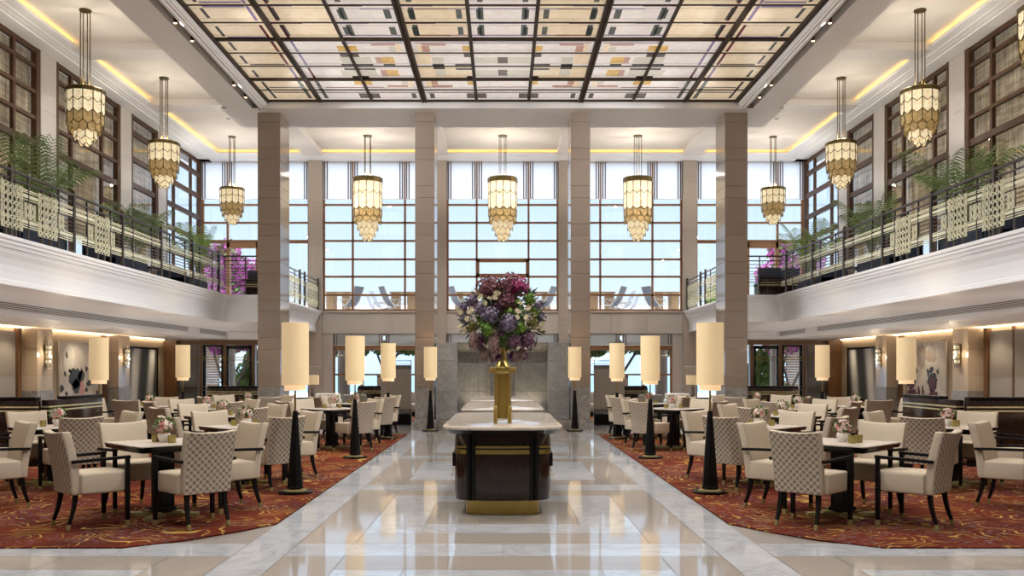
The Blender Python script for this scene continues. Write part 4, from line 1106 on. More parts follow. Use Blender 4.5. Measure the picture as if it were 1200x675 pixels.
# (pixel x, pixel y in the 736x675 close view) -> metres around the bouquet centre; plane offset dy
def bp(px, py, dy): 
    X = (530 + px/6.136 - 589)/107.0; Z = 1.5 + (433 - (320 + py/6.136))/107.0
    return (X, dy, Z - (UZ + .95))
for px, py, dy, r, mt, nm in (
    (265, 115, -.16, .13, wine, 'hydrangea_head'), (420, 100, -.12, .13, wine, 'hydrangea_head'), (475, 110, -.2, .095, magenta, 'magenta_bloom'), (395, 215, -.20, .105, wine, 'hydrangea_head'),
    (150, 210, -.22, .065, mauve, 'hydrangea_head'), (205, 268, -.30, .06, mauve, 'hydrangea_head'), (275, 320, -.36, .09, mauve, 'hydrangea_head'), (405, 372, -.38, .09, mauve, 'hydrangea_head'),
    (610, 250, -.18, .06, mauve, 'hydrangea_head'), (90, 250, -.12, .05, mauve, 'hydrangea_head'), (440, 500, -.34, .065, plum, 'hydrangea_head'), (535, 490, -.26, .10, plum, 'hydrangea_head'), (185, 500, -.22, .09, plum, 'hydrangea_head'),
    (550, 200, -.25, .065, limeg, 'green_bloom'), (260, 415, -.40, .065, limeg, 'green_bloom'), (485, 405, -.36, .05, limeg, 'green_bloom'), (590, 290, -.2, .05, limeg, 'green_bloom'), (410, 300, -.34, .045, limeg, 'green_bloom'), (465, 225, -.28, .035, limeg, 'green_bloom'),
    (570, 370, -.28, .06, olive, 'olive_bloom'), (150, 395, -.28, .055, olive, 'olive_bloom'), (325, 605, -.12, .04, violet, 'violet_bloom'), (425, 600, -.18, .045, violet, 'violet_bloom'), (505, 590, -.12, .045, violet, 'violet_bloom'), (300, 560, -.2, .05, violet, 'violet_bloom'),
    (345, 120, -.02, .09, wine, 'hydrangea_head'), (340, 255, -.16, .075, plum, 'hydrangea_head'), (625, 330, -.1, .06, mauve, 'hydrangea_head'), (100, 330, -.08, .06, mauve, 'hydrangea_head'), (340, 420, -.28, .06, plum, 'hydrangea_head'), (215, 380, -.26, .05, limeg, 'green_bloom'), (520, 440, -.2, .06, limeg, 'green_bloom'), (350, 300, .08, .24, leafm, 'foliage'), (370, 400, .08, .22, leafm, 'foliage')):
    hydr(bp(px, py, dy), r*1.02, mt, nm, petal=.026 if nm != 'foliage' else .05)
for px, py, dy, r, L in ((160, 490, -.30, .055, 1.9), (300, 510, -.36, .065, 2.1), (235, 585, -.22, .045, 1.6), (455, 600, -.24, .035, 1.7), (495, 580, -.22, .035, 1.6), (290, 610, -.2, .03, 1.5)):
    hydr(bp(px, py, dy), r, dusty, 'dusty_pink_spray', petal=.016, sq=(.8, .8, L), n=120)
m = MB(); m.raw = True
for px, py, dy in ((300, 155, -.26), (265, 205, -.3), (310, 190, -.3), (205, 190, -.28), (240, 235, -.3), (335, 160, -.24), (190, 150, -.2), (290, 105, -.24), (470, 285, -.36), (520, 335, -.36), (465, 335, -.38), (530, 270, -.34), (480, 240, -.34), (130, 290, -.3), (115, 340, -.28), (60, 290, -.15), (150, 270, -.3), (50, 270, -.1), (95, 420, -.2), (60, 385, -.15), (640, 370, -.15), (645, 410, -.15), (580, 300, -.24), (600, 400, -.2), (410, 575, -.2)):
    for k in range(3):
        c = Vector(bp(px + rr.uniform(-10, 10), py + rr.uniform(-10, 10), dy)); blossom(m, c, Vector((rr.uniform(-.3, .3), -1, rr.uniform(-.2, .5))), .027, rr)
m.build('cream_blossom', creamf, bq)
m = MB(); m.raw = True
for i in range(260):
    a = rr.uniform(0, 2*PI); e_ = rr.uniform(-.6, 1.2); d = Vector((math.cos(a)*math.cos(e_), math.sin(a)*math.cos(e_), math.sin(e_))).normalized()
    c = Vector((0, 0, .22)) + Vector((d.x*.38, d.y*.33, d.z*.30)); L = rr.uniform(.08, .17); e = d.orthogonal().normalized(); e.rotate(Matrix.Rotation(rr.uniform(0, 6), 3, d)); dd = (d + e*rr.uniform(0, .6)).normalized(); s2 = dd.cross(e).normalized()
    m.add([c, c + dd*L*.5 + s2*L*.10, c + dd*L, c + dd*L*.5 - s2*L*.10], [(0, 1, 2, 3)])
m.build('leaf_spray', M('leaf_dark', (.03, .055, .015), .5, ns=20, c2=(.015, .03, .008)), bq)
m = MB(); m.raw = True
for i in range(40):
    a = rr.uniform(0, 2*PI); r_ = rr.uniform(.05, .3); m.tube([(0, 0, -.2), (math.cos(a)*r_*.3, math.sin(a)*r_*.3, 0), (math.cos(a)*r_, math.sin(a)*r_, .25)], .004, 4)
m.build('stem', leafm, bq)
# ------------------------------------------------------------------ chandeliers
def make_chandelier(Rr, H, rodlen, nm, tips, radii, bright):
    t = thing('chandelier', 'chandelier', 'chandelier'); N = 12
    # local z=0 at ring top, ring height
    m = MB(); rh = H*.075
    m.lathe([(Rr*1.0, -rh), (Rr*1.03, -rh), (Rr*1.03, -rh*.15), (Rr*1.0, 0), (Rr*.9, 0)], seg=N, ph=PI/N, caps=False); m.lathe([(0, -.02), (Rr*.97, -.02)], seg=N, ph=PI/N, caps=False)
    m.build('ring', antique, t)
    prev = -rh
    for ti, (tip, rad) in enumerate(zip(tips, radii)):
        tipz = -H*tip; ch = Rr*.20*min(1, rad+.25) if ti < 6 else Rr*.2
        r_ = Rr*rad*.985 - ti*.002
        n = N if rad > .6 else max(6, int(N*rad*1.2)//2*2)
        off = (PI/N if n == N else PI/n) + (PI/n if ti % 2 and ti > 2 else 0)
        ztop = prev + (ch*.9 if ti else 0) if ti < 3 else prev + H*.05
        g = MB(); g.raw = True; fr = MB()
        for k in range(n):
            a0 = 2*PI*k/n + off; a1 = 2*PI*(k+1)/n + off
            p0 = Vector((r_*math.cos(a0), r_*math.sin(a0), 0)); p1 = Vector((r_*math.cos(a1), r_*math.sin(a1), 0)); pm = (p0+p1)/2
            ins = .06
            q0 = p0.lerp(p1, ins); q1 = p1.lerp(p0, ins)
            zt = Vector((0, 0, min(ztop, -rh*.5))); zl = Vector((0, 0, tipz + ch)); zb = Vector((0, 0, tipz))
            fl = (pm.normalized()*.012 if ti > 2 else Vector((0, 0, 0)))
            g.add([q0+zt, q1+zt, q1+zl+fl, pm+zb+fl, q0+zl+fl], [(0, 4, 3, 2, 1)])
            fr.tube([p0+zl+fl*1.2, pm+zb+fl*1.2, p1+zl+fl*1.2], .011 if ti < 3 else .009, 4)
            if ti < 3: fr.tube([p0+zt, p0+zl], .011, 4)
            else: fr.tube([p0+Vector((0, 0, min(prev + H*.02, ztop))), p0+zl+fl], .005, 4)
        g.build('glass_tier', alab if ti < 2 or ti > 3 else alab2, t)
        fr.build('tier_frame', antique, t)
        prev = tipz
    m = MB(); m.lathe([(Rr*.13, rodlen-.035), (Rr*.30, rodlen-.03), (Rr*.32, rodlen-.02), (Rr*.32, rodlen)], seg=24); m.build('canopy', antique, t, smooth=True)
    for k in range(4):
        a = PI/4 + k*PI/2; m = MB(); x, y = Rr*.26*math.cos(a), Rr*.26*math.sin(a); m.lathe([(.011, -.02), (.011, rodlen-.03)], (x, y, 0), seg=8); m.build('rod', antique, t, smooth=True)
    return t
tipsS = [.27, .47, .66, .79, .91, 1.0]; radS = [1, 1, .97, .82, .60, .36]
tipsL = [.27, .52, .64, .72, .83, .92, 1.0]; radL = [1, 1, .99, .97, .72, .56, .38]
cs = make_chandelier(.385, 1.18, 9.0 - 7.34, 's', tipsS, radS, 1); cs_s = snapshot(cs)
cl = make_chandelier(.47, 2.04, 9.0 - 7.64, 'l', tipsL, radL, 1); cl_s = snapshot(cl)
first = True
for s, nm, lst in ((-1, 'left', [(18.7, 'nearest'), (23.05, 'middle'), (28.85, 'farthest')]), (1, 'right', [(14.4, 'cut by the picture edge'), (18.7, 'second'), (23.05, 'third'), (28.85, 'farthest')])):
    for y, ds in lst:
        lab = f'tiered amber glass chandelier over the {nm} balcony, {ds}' + (' of the row' if 'cut' not in ds else '')
        if first: first = False; o = cs; o.location = (s*8.71, y, 7.34); o.rotation_euler.z = -s*.05; o['label'] = lab; o['group'] = 'side chandeliers'
        else: o = dup(cs_s, (s*8.71, y, 7.34), -s*.05, lab, 'side chandeliers')
for i, (x, ds) in enumerate(((-4.33, 'left'), (0, 'centre'), (4.34, 'right'))):
    lab = f'tall tiered glass chandelier before the back windows, {ds} one'
    if i == 0: cl.location = (x, 28.75, 7.64); cl.rotation_euler.z = .31; cl['label'] = lab; cl['group'] = 'tall back chandeliers'
    else: dup(cl_s, (x, 28.75, 7.64), .31, lab, 'tall back chandeliers')

# ------------------------------------------------------------------ balcony railings
def ogee_panel(w, h, cols, rowsn, r=.009):
    m = MB(); m.raw = True
    cw = w/cols; rh_ = h/rowsn
    for i in range(cols+1):
        for sg in (-1, 1):
            pts = []
            n = rowsn*4
            for k in range(n+1):
                ph = k/4*PI; x = -w/2 + i*cw + sg*math.cos(ph)*cw*.42
                x = max(-w/2, min(w/2, x)); pts.append((x, 0, h*k/n))
            m.tube(pts, r, 4)
    for i in range(cols):
        for j in range(rowsn):
            cx = -w/2 + (i+.5)*cw; cz = rh_*(j+.5)
            m.tube([(cx + cw*.22*math.cos(a), 0, cz + cw*.22*math.sin(a)) for a in [2*PI*q/8 for q in range(8)]], r*.8, 4, closed=True)
    m.tube([(-w/2, 0, 0), (w/2, 0, 0), (w/2, 0, h), (-w/2, 0, h)], r, 4, closed=True)
    return m
orn = {}
def ornament(parent, big, loc, rz, w=None):
    key = (big, w)
    if key not in orn:
        m = ogee_panel(w or (.60 if big else .17), .70 if big else .25, (5 if big else 2) if not w else max(2, int(w/.30)), 6 if big else 2, .0075)
        o = m.build('ornament', palebrass, parent); orn[key] = o.data
    else:
        o = bpy.data.objects.new('ornament', orn[key]); C.objects.link(o); o.parent = parent
    o.location = loc; o.rotation_euler = (0, 0, rz); o['label'] = 'pale brass lattice panel'
    return o
ZB = 3.545
for s, nm in ((-1, 'left'), (1, 'right')):
    t = thing('balcony_railing', f'{nm} bronze balcony railing with pale brass bands and lattice panels', 'railing', (0, 0, 0))
    runs = [((s*7.60, 3.68), (s*7.60, 24.42)), ((s*7.60, 24.42), (s*6.45, 24.42)), ((s*6.45, 24.42), (s*6.45, 31.3))]
    def rail(z, w, h, mat, name, skip=()):
        for ri, (a, b) in enumerate(runs):
            if ri in skip: continue
            m = MB(); m.bar((a[0], a[1], z), (b[0], b[1], z), w, h); m.build(name, mat, t)
    rail(4.585, .055, .035, bronze, 'top_rail'); rail(4.46, .03, .025, bronze, 'rail')
    for z in (4.17, 4.10, 4.03, 3.96): rail(z, .02, .014, bronze, 'bar')
    for z, h in ((4.36, .018), (4.33, .012), (4.265, .05), (4.21, .012), (3.90, .012), (3.855, .05), (3.80, .014), (3.765, .014)):
        if h > .02 or True: rail(z, .018, h, palebrass, 'brass_band', skip=(1,))
    for z, h in ((4.36, .018), (4.265, .018), (3.90, .016), (3.855, .018), (3.78, .014)): 
        a, b = runs[1]; m = MB(); m.bar((a[0], a[1], z), (b[0], b[1], z), .018, h); m.build('bar', bronze, t)
    def post(x, y, big=True):
        m = MB(); w = .032 if big else .014
        m.box(x-w, x+w, y-w, y+w, ZB, 4.64 if big else 4.57)
        o = m.build('post' if big else 'baluster', bronze, t)
        if big:
            m = MB(); m.lathe([(.02, 0), (.036, .012), (.036, .035), (.02, .05), (0, .055)], (x, y, 4.64), seg=10); c = m.build('finial', antique, o, smooth=True)
    ys = [15.86 + 2.03*k for k in range(-6, 5)]
    for y in ys: post(s*7.60, min(y, 24.42))
    for y in ys:
        for dy in (.52, 1.50): post(s*7.60, y + dy, False) if y + dy < 24.3 else None
    for y in (17.9 + 0*1,): pass
    for y in (5.7+.8, 8.7, 11.7, 13.83, 14.92, 16.95):
        ornament(t, True, (s*(7.60-.03), y, 3.68), PI/2)
        for d in (-.47, .47): ornament(t, False, (s*(7.60-.02), y + d, 3.90), PI/2)
        for d in (-.14, .14): m = MB(); m.box(s*7.60-.018, s*7.60+.018, y+d-.022, y+d+.022, ZB, 4.47); m.build('baluster', bronze, t)
    post(s*6.45, 24.42); post(s*7.0, 24.42, False)
    for y in (28.5, 29.2, 31.28): post(s*6.45, y)
    for y in (25.6, 26.9, 27.8): post(s*6.45, y, False)
    ornament(t, True, (s*6.43, 27.55, 3.68), PI/2, 1.5); ornament(t, True, (s*6.43, 30.25, 3.68), PI/2, 1.75); ornament(t, True, (s*6.43, 25.55, 3.68), PI/2, 1.5)

# ------------------------------------------------------------------ palms
def palm(label, loc, h, n, seed, pot_r=.28, spread=.9, col=None):
    rr = random.Random(seed); t = thing('potted_palm', label, 'palm', loc, 0, 'potted palms on the balconies')
    m = MB(); m.lathe([(pot_r*.75, 0), (pot_r, .5), (pot_r*1.04, .52), (pot_r*1.04, .56), (pot_r*.95, .56), (pot_r*.93, .5), (0, .5)], seg=28); m.build('pot', potm, t, smooth=True)
    st = MB(); lf = MB(); lf.raw = True
    for i in range(n):
        az = i*2.4 + rr.uniform(-.3, .3); el = rr.uniform(.3, 1.0); L = h*rr.uniform(.62, .95)
        P = []; K = 14; 
        for k in range(K+1):
            u = k/K; out = spread*.72*(1.2 - el)*(u**1.5)*L*.95; up = L*(u - .30*(1.25-el)*u**3)
            P.append(Vector((math.cos(az)*out, math.sin(az)*out, .5 + up)))
        st.tube(P, [.014*(1 - .8*k/K) for k in range(K+1)], 4)
        for k in range(int(K*.28), int(K*1.7)+1):
            u = min(1, k/(1.7*K) + .0); 
            if u < .3: continue
            fpos = u*K; i0 = min(K-1, int(fpos)); p = P[i0].lerp(P[i0+1], fpos-i0); d = (P[i0+1]-P[i0]).normalized(); side = d.cross(Vector((0, 0, 1)))
            if side.length < .05: side = Vector((math.sin(az), -math.cos(az), 0))
            side.normalize(); up_ = side.cross(d)
            ll = .36*L/1.6*math.sin(PI*min(1, (u-.22)/.85))**.6 + .05
            for sg in (-1, 1):
                e = (side*sg*.85 + d*.75 - Vector((0, 0, .15))).normalized(); tip = p + e*ll - Vector((0, 0, ll*.38)); mid = p + e*ll*.5; wv = d*.012
                lf.add([p - wv*.6, mid - wv*1.4, tip, mid + wv*1.4, p + wv*.6], [(0, 1, 2, 3, 4)])
    st.build('stem', M('palm_stem', (.16, .20, .06), .5), t); lf.build('frond', col or M('palm_leaf', (.19, .27, .08), .45, ns=3, c2=(.09, .15, .04)), t)
    return t
lg = M('palm_leaf_bright', (.30, .42, .09), .45, ns=3, c2=(.12, .22, .03))
palm('large potted palm on left balcony nearest the viewer', (-9.25, 17.75, ZB), 2.55, 15, 4, .33)
palm('medium potted palm on left balcony by stone pillar', (-9.25, 22.6, ZB), 2.25, 12, 9, .36)
palm('bright green potted palm at the far end of left balcony', (-9.2, 27.0, ZB), 2.3, 12, 5, .33, col=lg)
palm('large potted palm on right balcony nearest the viewer', (9.25, 18.0, ZB), 2.65, 15, 14, .33)
palm('medium potted palm on right balcony by stone pillar', (9.25, 22.4, ZB), 2.35, 13, 19, .36)
palm('bright green potted palm at the far end of right balcony', (9.2, 27.0, ZB), 2.4, 12, 15, .33, col=lg)
# balcony sofas
def sofa(label, loc, rz, L=1.7, mat=navy):
    t = thing('balcony_sofa', label, 'sofa', loc, rz, 'dark sofas on the balconies')
    m = MB(); m.box(-L/2, L/2, -.38, .38, .14, .42); m.build('seat', mat, t, bevel=.04, seg=3)
    m = MB(); m.box(-L/2, L/2, .24, .40, .40, .80); m.build('backrest', mat, t, bevel=.04, seg=3)
    for a in (-1, 1): m = MB(); m.box(a*L/2, a*(L/2-.12), -.38, .38, .14, .60); m.build('armrest', mat, t, bevel=.03, seg=3)
    m = MB(); m.box(-L/2+.05, L/2-.05, -.34, .34, 0, .14); m.build('base', black, t)
for s, nm in ((-1, 'left'), (1, 'right')):
    for y, ds in ((16.3, 'beside the nearest palm'), (20.2, 'between the first two palms'), (24.4, 'between the far palms')):
        sofa(f'dark navy sofa {ds} on the {nm} balcony', (s*8.7, y, ZB), PI/2 if s < 0 else -PI/2)
    t = thing('balcony_table', f'low dark table in front of the sofa on the {nm} balcony', 'coffee table', (s*8.7, 22.0-.2, ZB))
sl = bpy.data.objects.get('balcony_table')
for o in [o for o in C.objects if o.name.startswith('balcony_table')]:
    m = MB(); m.box(-.3, .3, -.3, .3, .38, .42); m.build('top', black, o, bevel=.004, seg=1)
    m = MB(); m.lathe([(.2, 0), (.2, .02), (.04, .03), (.04, .38)], seg=20); m.build('pedestal', black, o, smooth=True)
t = banquette('e', 'black banquette with brass band at the end of the right balcony', (8.1, 26.1, ZB), 0, 1.3, H=.62, D=.6)
t = banquette('e', 'black banquette with brass band at the end of the left balcony', (-7.3, 26.6, ZB), 0, .7, H=.62, D=.6)

# ------------------------------------------------------------------ wall sconces
def sconce(label, x, y, s):
    t = thing('wall_sconce', label, 'wall light', (x, y, 1.86), 0, 'gold and crystal wall sconces')
    m = MB(); m.box(0, -s*.035, -.05, .05, -.27, .27); m.build('back_plate', brass, t, bevel=.003, seg=1)
    m = MB(); m.box(-s*.07, -s*.13, -.07, .07, -.32, .32); m.build('crystal', crystal, t, bevel=.01, seg=1)
    for k, z in enumerate((-.2, -.08, .04, .16)):
        m = MB(); m.box(-s*.035, -s*.14, -.05 + (.03 if k % 2 else 0), .02 + (.03 if k % 2 else 0), z, z+.07); m.build('crystal_block', M('crystal_lit', (.8, .75, .6), .1, ns=30, c2=(.5, .4, .2), em=.5), t, bevel=.006, seg=1)
for s, nm in ((-1, 'left'), (1, 'right')):
    for y, ds in ((22.32, 'nearer'), (27.0, 'farther')): sconce(f'gold and crystal wall sconce on the {ds} {nm} pillar', s*11.398, y, s)

# ------------------------------------------------------------------ paintings
canv = M('canvas_cream', (.60, .55, .48), .7, ns=1.6, c2=(.40, .36, .32)); inkb = M('paint_black', (.015, .022, .024), .5, ns=20, c2=(.008, .01, .01)); pinkp = M('paint_pink', (.55, .12, .14), .6, ns=6, c2=(.6, .35, .32)); redp = M('paint_dark_red', (.10, .012, .02), .5, ns=20, c2=(.05, .005, .01)); haze = M('paint_white', (.72, .68, .60), .7, ns=4, c2=(.62, .57, .5))
tanp = M('paint_tan', (.35, .26, .17), .7, ns=4, c2=(.28, .26, .26))
def blob(m, y, z, ry, rz, x, seed, jag=.2, n=26, thick=.003, s=-1):
    rr = random.Random(seed); pts = []
    for k in range(n):
        a = 2*PI*k/n; q = 1 + rr.uniform(-jag, jag); pts.append((y + ry*q*math.cos(a), z + rz*q*math.sin(a)))
    m.prismX(pts, x, x + thick)
def painting(s, label, y0, y1, z0, z1):
    t = thing('painting', label, 'painting', (s*11.79, (y0+y1)/2, (z0+z1)/2)); h = (y1-y0)/2; v = (z1-z0)/2
    m = MB(); m.box(0, -s*.05, -h, h, -v, v); m.build('canvas', canv, t, bevel=.003, seg=1); return t, h, v
for s in (-1, 1):
    t, h, v = painting(s, 'cream abstract painting with black heart shape and pink stroke' if s < 0 else 'cream abstract painting with two dark red forms', 23.75, 26.28, .62, 2.26)
    X = -s*.052; dirx = -s*.002
    if s < 0:
        for q in ((-.75, .35, .32, .42, X, 3), (.65, .35, .35, .42, X, 4)): m = MB(); blob(m, *q, .05, thick=dirx); m.build('pale_wash', haze, t)
        m = MB(); blob(m, -.42, -.18, .36, .27, X+dirx, 5, .14, thick=dirx); blob(m, -.35, -.40, .22, .2, X+dirx, 6, .2, thick=dirx)
        blob(m, -.05, -.12, .2, .16, X+dirx, 16, .2, thick=dirx); m.build('black_shape', inkb, t)
        for (a, b, r_) in ((-.9, .45, .09), (-1.0, -.05, .1), (-.7, .02, .1), (-.05, .0, .1), (.25, .06, .1), (-1.15, -.45, .12), (-.9, -.6, .12), (.35, -.35, .12), (.55, -.28, .12), (.9, -.6, .12), (.25, -.5, .1), (.75, .5, .1)): m = MB(); blob(m, a, b, r_*.8, r_*.8, X+dirx, int(a*100+b*10+500), .45, 11, thick=dirx); m.build('black_shape', inkb, t)
        m = MB(); blob(m, -.02, -.5, .13, .26, X+2*dirx, 7, .12, thick=dirx); blob(m, -.1, -.72, .3, .1, X+2*dirx, 8, .15, thick=dirx); m.build('pink_stroke', pinkp, t)
    else:
        blob(m, .1, .45, .28, .35, X, 3, .2, thick=dirx); blob(m, -.5, .5, .3, .25, X, 4, .2, thick=dirx); m.build('tan_wash', tanp, t)
        for (a, b, r1, r2) in ((-.55, -.28, .28, .24), (.72, -.22, .28, .26)): m = MB(); blob(m, a, b, r1, r2, X+dirx, int(b*100+300), .16, thick=dirx); m.build('black_shape', inkb, t)
        for (a, b) in ((-.85, .0), (-.5, .05), (-.3, -.02), (.4, .05), (.75, .08), (1.0, -.1), (.95, -.35)): m = MB(); blob(m, a, b, .09, .09, X+dirx, int(a*100+400), .45, 11, thick=dirx); m.build('black_shape', inkb, t)
        for (a, b, r1, r2) in ((-.55, -.35, .2, .2), (.72, -.3, .2, .2), (.65, -.65, .3, .16), (-.6, -.65, .25, .15), (.0, -.6, .07, .2), (.25, -.6, .07, .2), (-.15, -.7, .5, .06)): m = MB(); blob(m, a, b, r1, r2, X+2*dirx, int(a*100+470), .2, thick=dirx); m.build('dark_red_shape', redp, t)
    t = thing('painting', f'black framed grey drapery painting on the {"left" if s < 0 else "right"} wall', 'painting', (s*11.79, 29.35, 1.35))
    dm, tt, bb = nt('drapery_%d' % s)
    wv = tt.nodes.new('ShaderNodeTexWave'); wv.inputs['Scale'].default_value = .33; wv.inputs['Distortion'].default_value = 7.5; wv.inputs['Detail'].default_value = 1; wv.inputs['Detail Scale'].default_value = .5; wv.bands_direction = 'Y'
    lk(tt, coord(tt, 'Object', (1, 1, .55)), wv.inputs['Vector'])
    lk(tt, ramp(tt, wv.outputs['Fac'], [(.2, (.035, .035, .03)), (.5, (.14, .135, .12)), (.8, (.50, .49, .45)), (.95, (.62, .6, .56))]), bb.inputs['Base Color']); bb.inputs['Roughness'].default_value = .5
    m = MB(); m.box(0, -s*.03, -1.15, 1.15, -.84, .84); m.build('canvas', dm, t)
    m = MB()
    for a, b, c, d in ((-1.2, -1.12, -.88, .88), (1.12, 1.2, -.88, .88), (-1.2, 1.2, -.88, -.82), (-1.2, 1.2, .82, .88)): m.box(0, -s*.05, a, b, c, d)
    m.build('frame', black, t)

# ------------------------------------------------------------------ outside
ter = MB(); ter.box(-30, 30, 31.95, 60, -.35, -.05)
struct(ter, 'ground', M('terrace_paving', (.55, .52, .48), .7, ns=3), 'pale garden terrace outside the lower windows', 'ground')
sea = MB(); sea.raw = True; sea.add([(-3000, 60, -2), (3000, 60, -2), (3000, 4000, -2), (-3000, 4000, -2)], [(0, 1, 2, 3)])
struct(sea, 'sea', M('sea_water', (.10, .30, .48), .3, ns=.05, c2=(.07, .24, .42)), 'blue sea beyond the garden', 'sea')
hm = MB(); rr = random.Random(2); pts = [(-900 + 30*i, -2 + 22 + 16*math.sin(i*.35) + rr.uniform(-3, 3)) for i in range(61)]
hm.prismY([(-900, -2)] + pts + [(900, -2)], 1500, 1560)
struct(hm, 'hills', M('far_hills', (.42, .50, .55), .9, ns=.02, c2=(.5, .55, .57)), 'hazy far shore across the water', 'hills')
# upper terrace with deck furniture
ut = MB(); ut.box(-13, 13, 31.95, 40, 3.2, 3.50)
struct(ut, 'balcony_terrace', M('terrace_deck', (.70, .68, .66), .7, ns=3), 'pale upper terrace outside the tall windows', 'terrace')
slng = M('sling_grey', (.20, .23, .29), .7, ns=60); alu = M('aluminium', (.60, .60, .60), .35, metal=.4); teak = M('teak', (.48, .34, .20), .6, ns=4, c2=(.4, .27, .15), stretch=(6, 6, 1))
def deck_chair():
    t = thing('deck_chair', 'x', 'deck chair')
    m = MB(); P = [(0, .38, 1.06), (0, .28, .82), (0, .14, .54), (0, -.02, .38), (0, -.20, .35), (0, -.42, .42)]
    vs = [(-.24, y, z) for _, y, z in P] + [(.24, y, z) for _, y, z in P]; n = len(P)
    vs2 = [(x, y-.012, z-.012) for x, y, z in vs]
    m.add(vs + vs2, [(i, i+1, n+i+1, n+i) for i in range(n-1)] + [(2*n+i, 3*n+i, 3*n+i+1, 2*n+i+1) for i in range(n-1)]); m.raw = True; m.build('sling', slng, t, smooth=True)
    for s in (-1, 1):
        m = MB(); m.tube([(s*.26, y, z) for _, y, z in P], .016, 6); m.build('side_rail', alu, t, smooth=True)
        m = MB(); m.tube([(s*.28, .20, 0), (s*.28, -.30, .58)], .014, 6); m.tube([(s*.28, -.32, 0), (s*.28, .16, .56)], .014, 6); m.build('leg', alu, t, smooth=True)
        m = MB(); m.box(s*.25, s*.30, -.34, .20, .57, .60); m.build('armrest', alu, t)
    return t
dc = deck_chair(); dcs = snapshot(dc); first = True
for x, y, a, ds in ((-5.60, 33.2, -2.1, 'facing left, behind the left tall window'), (-4.15, 33.2, 2.1, 'facing right, behind the left tall window'), (-4.75, 34.9, 1.4, 'beside the left inner column'),
                    (-1.60, 33.2, 2.1, 'left of the bouquet'), (1.58, 33.2, -2.1, 'right of the bouquet'), (-.75, 35.2, -1.4, 'at a table left of the bouquet'), (.75, 35.2, 1.4, 'at a table right of the bouquet'),
                    (4.15, 33.2, -2.1, 'facing left, behind the right tall window'), (5.60, 33.2, 2.1, 'facing right, behind the right tall window'), (4.75, 34.9, -1.4, 'beside the right inner column'),
                    (-5.15, 36.2, 1.4, 'farther back behind the left tall window'), (5.15, 36.2, -1.4, 'farther back behind the right tall window')):
    lab = f'grey sling deck chair on upper terrace, {ds}'
    if first: first = False; o = dc; o.location = (x, y, 3.50); o.rotation_euler = (0, 0, a); o['label'] = lab; o['group'] = 'deck chairs on the upper terrace'
    else: dup(dcs, (x, y, 3.50), a, lab, 'deck chairs on the upper terrace')
def tt_():
    t = thing('terrace_table', 'x', 'table')
    m = MB(); m.box(-.50, .50, -.4, .4, .88, .93); m.build('top', teak, t)
    for a in (-.30, .30): m = MB(); m.box(a-.15, a+.15, -.33, .33, 0, .88); m.build('leg', teak, t)
    return t
tt0 = tt_(); tts = snapshot(tt0); first = True
for x, ds in ((-6.2, 'at the left end'), (-3.75, 'left of the inner column'), (-1.35, 'left of centre'), (1.35, 'right of centre'), (3.75, 'right of the inner column'), (6.2, 'at the right end')):
    lab = f'wooden slab leg table on upper terrace, {ds}'
    if first: first = False; o = tt0; o.location = (x, 34.1, 3.50); o['label'] = lab; o['group'] = 'wooden terrace tables'
    else: dup(tts, (x, 34.1, 3.50), 0, lab, 'wooden terrace tables')
# low balustrade with wave pattern
t = thing('terrace_balustrade', 'white terrace balustrade with wavy metal pattern and handrail', 'balustrade', (0, 39.2, 3.5))
m = MB(); m.box(-13, 13, -.02, .02, .95, 1.0); m.build('handrail', alu, t)
m = MB(); m.box(-13, 13, .03, .05, .02, .82); m.build('panel', wallwhite, t)
m = MB(); m.raw = True
for k in range(5):
    m.tube([(-13 + .1*i, 0, .12 + .15*k + .04*math.sin(i*.9 + k*2)) for i in range(261)], .008, 4)
m.build('wave_pattern', M('wave_grey', (.5, .5, .5), .5), t)
# trees
def tree(name, label, loc, blobs, trunk, mats, n, seed, cat='tree', leaf=.09):
    rr = random.Random(seed); t = thing(name, label, cat, loc)
    m = MB()
    for tr in trunk: m.tube(tr, [.06 - .008*i for i in range(len(tr))], 7)
    m.build('trunk', M('bark', (.20, .17, .15), .9, ns=8, c2=(.12, .1, .09)), t, smooth=True)
    for mi, (mat, share, nm2) in enumerate(mats):
        m = MB(); m.raw = True
        for i in range(int(n*share)):
            b = rr.choice(blobs); d = Vector((rr.gauss(0, 1), rr.gauss(0, 1), rr.gauss(0, 1))).normalized()*rr.random()**.45
            c = Vector((b[0] + d.x*b[3], b[1] + d.y*b[3], b[2] + d.z*b[3]*(b[4] if len(b) > 4 else 1))); q = Vector((rr.gauss(0, 1), rr.gauss(0, 1), rr.gauss(0, 1))).normalized(); a = q.orthogonal().normalized(); e = q.cross(a); L = leaf*rr.uniform(.6, 1.3)
            m.add([c - a*L, c + e*L*.6, c + a*L, c - e*L*.6], [(0, 1, 2, 3)])
        o = m.build(nm2, mat, t)
    return t
boug = M('bougainvillea_petal', (.60, .16, .52), .7, ns=2, c2=(.46, .08, .40)); gl = M('garden_leaf', (.16, .30, .06), .6, ns=2, c2=(.09, .19, .04)); orange = M('orange_fruit', (.9, .32, .04), .5)
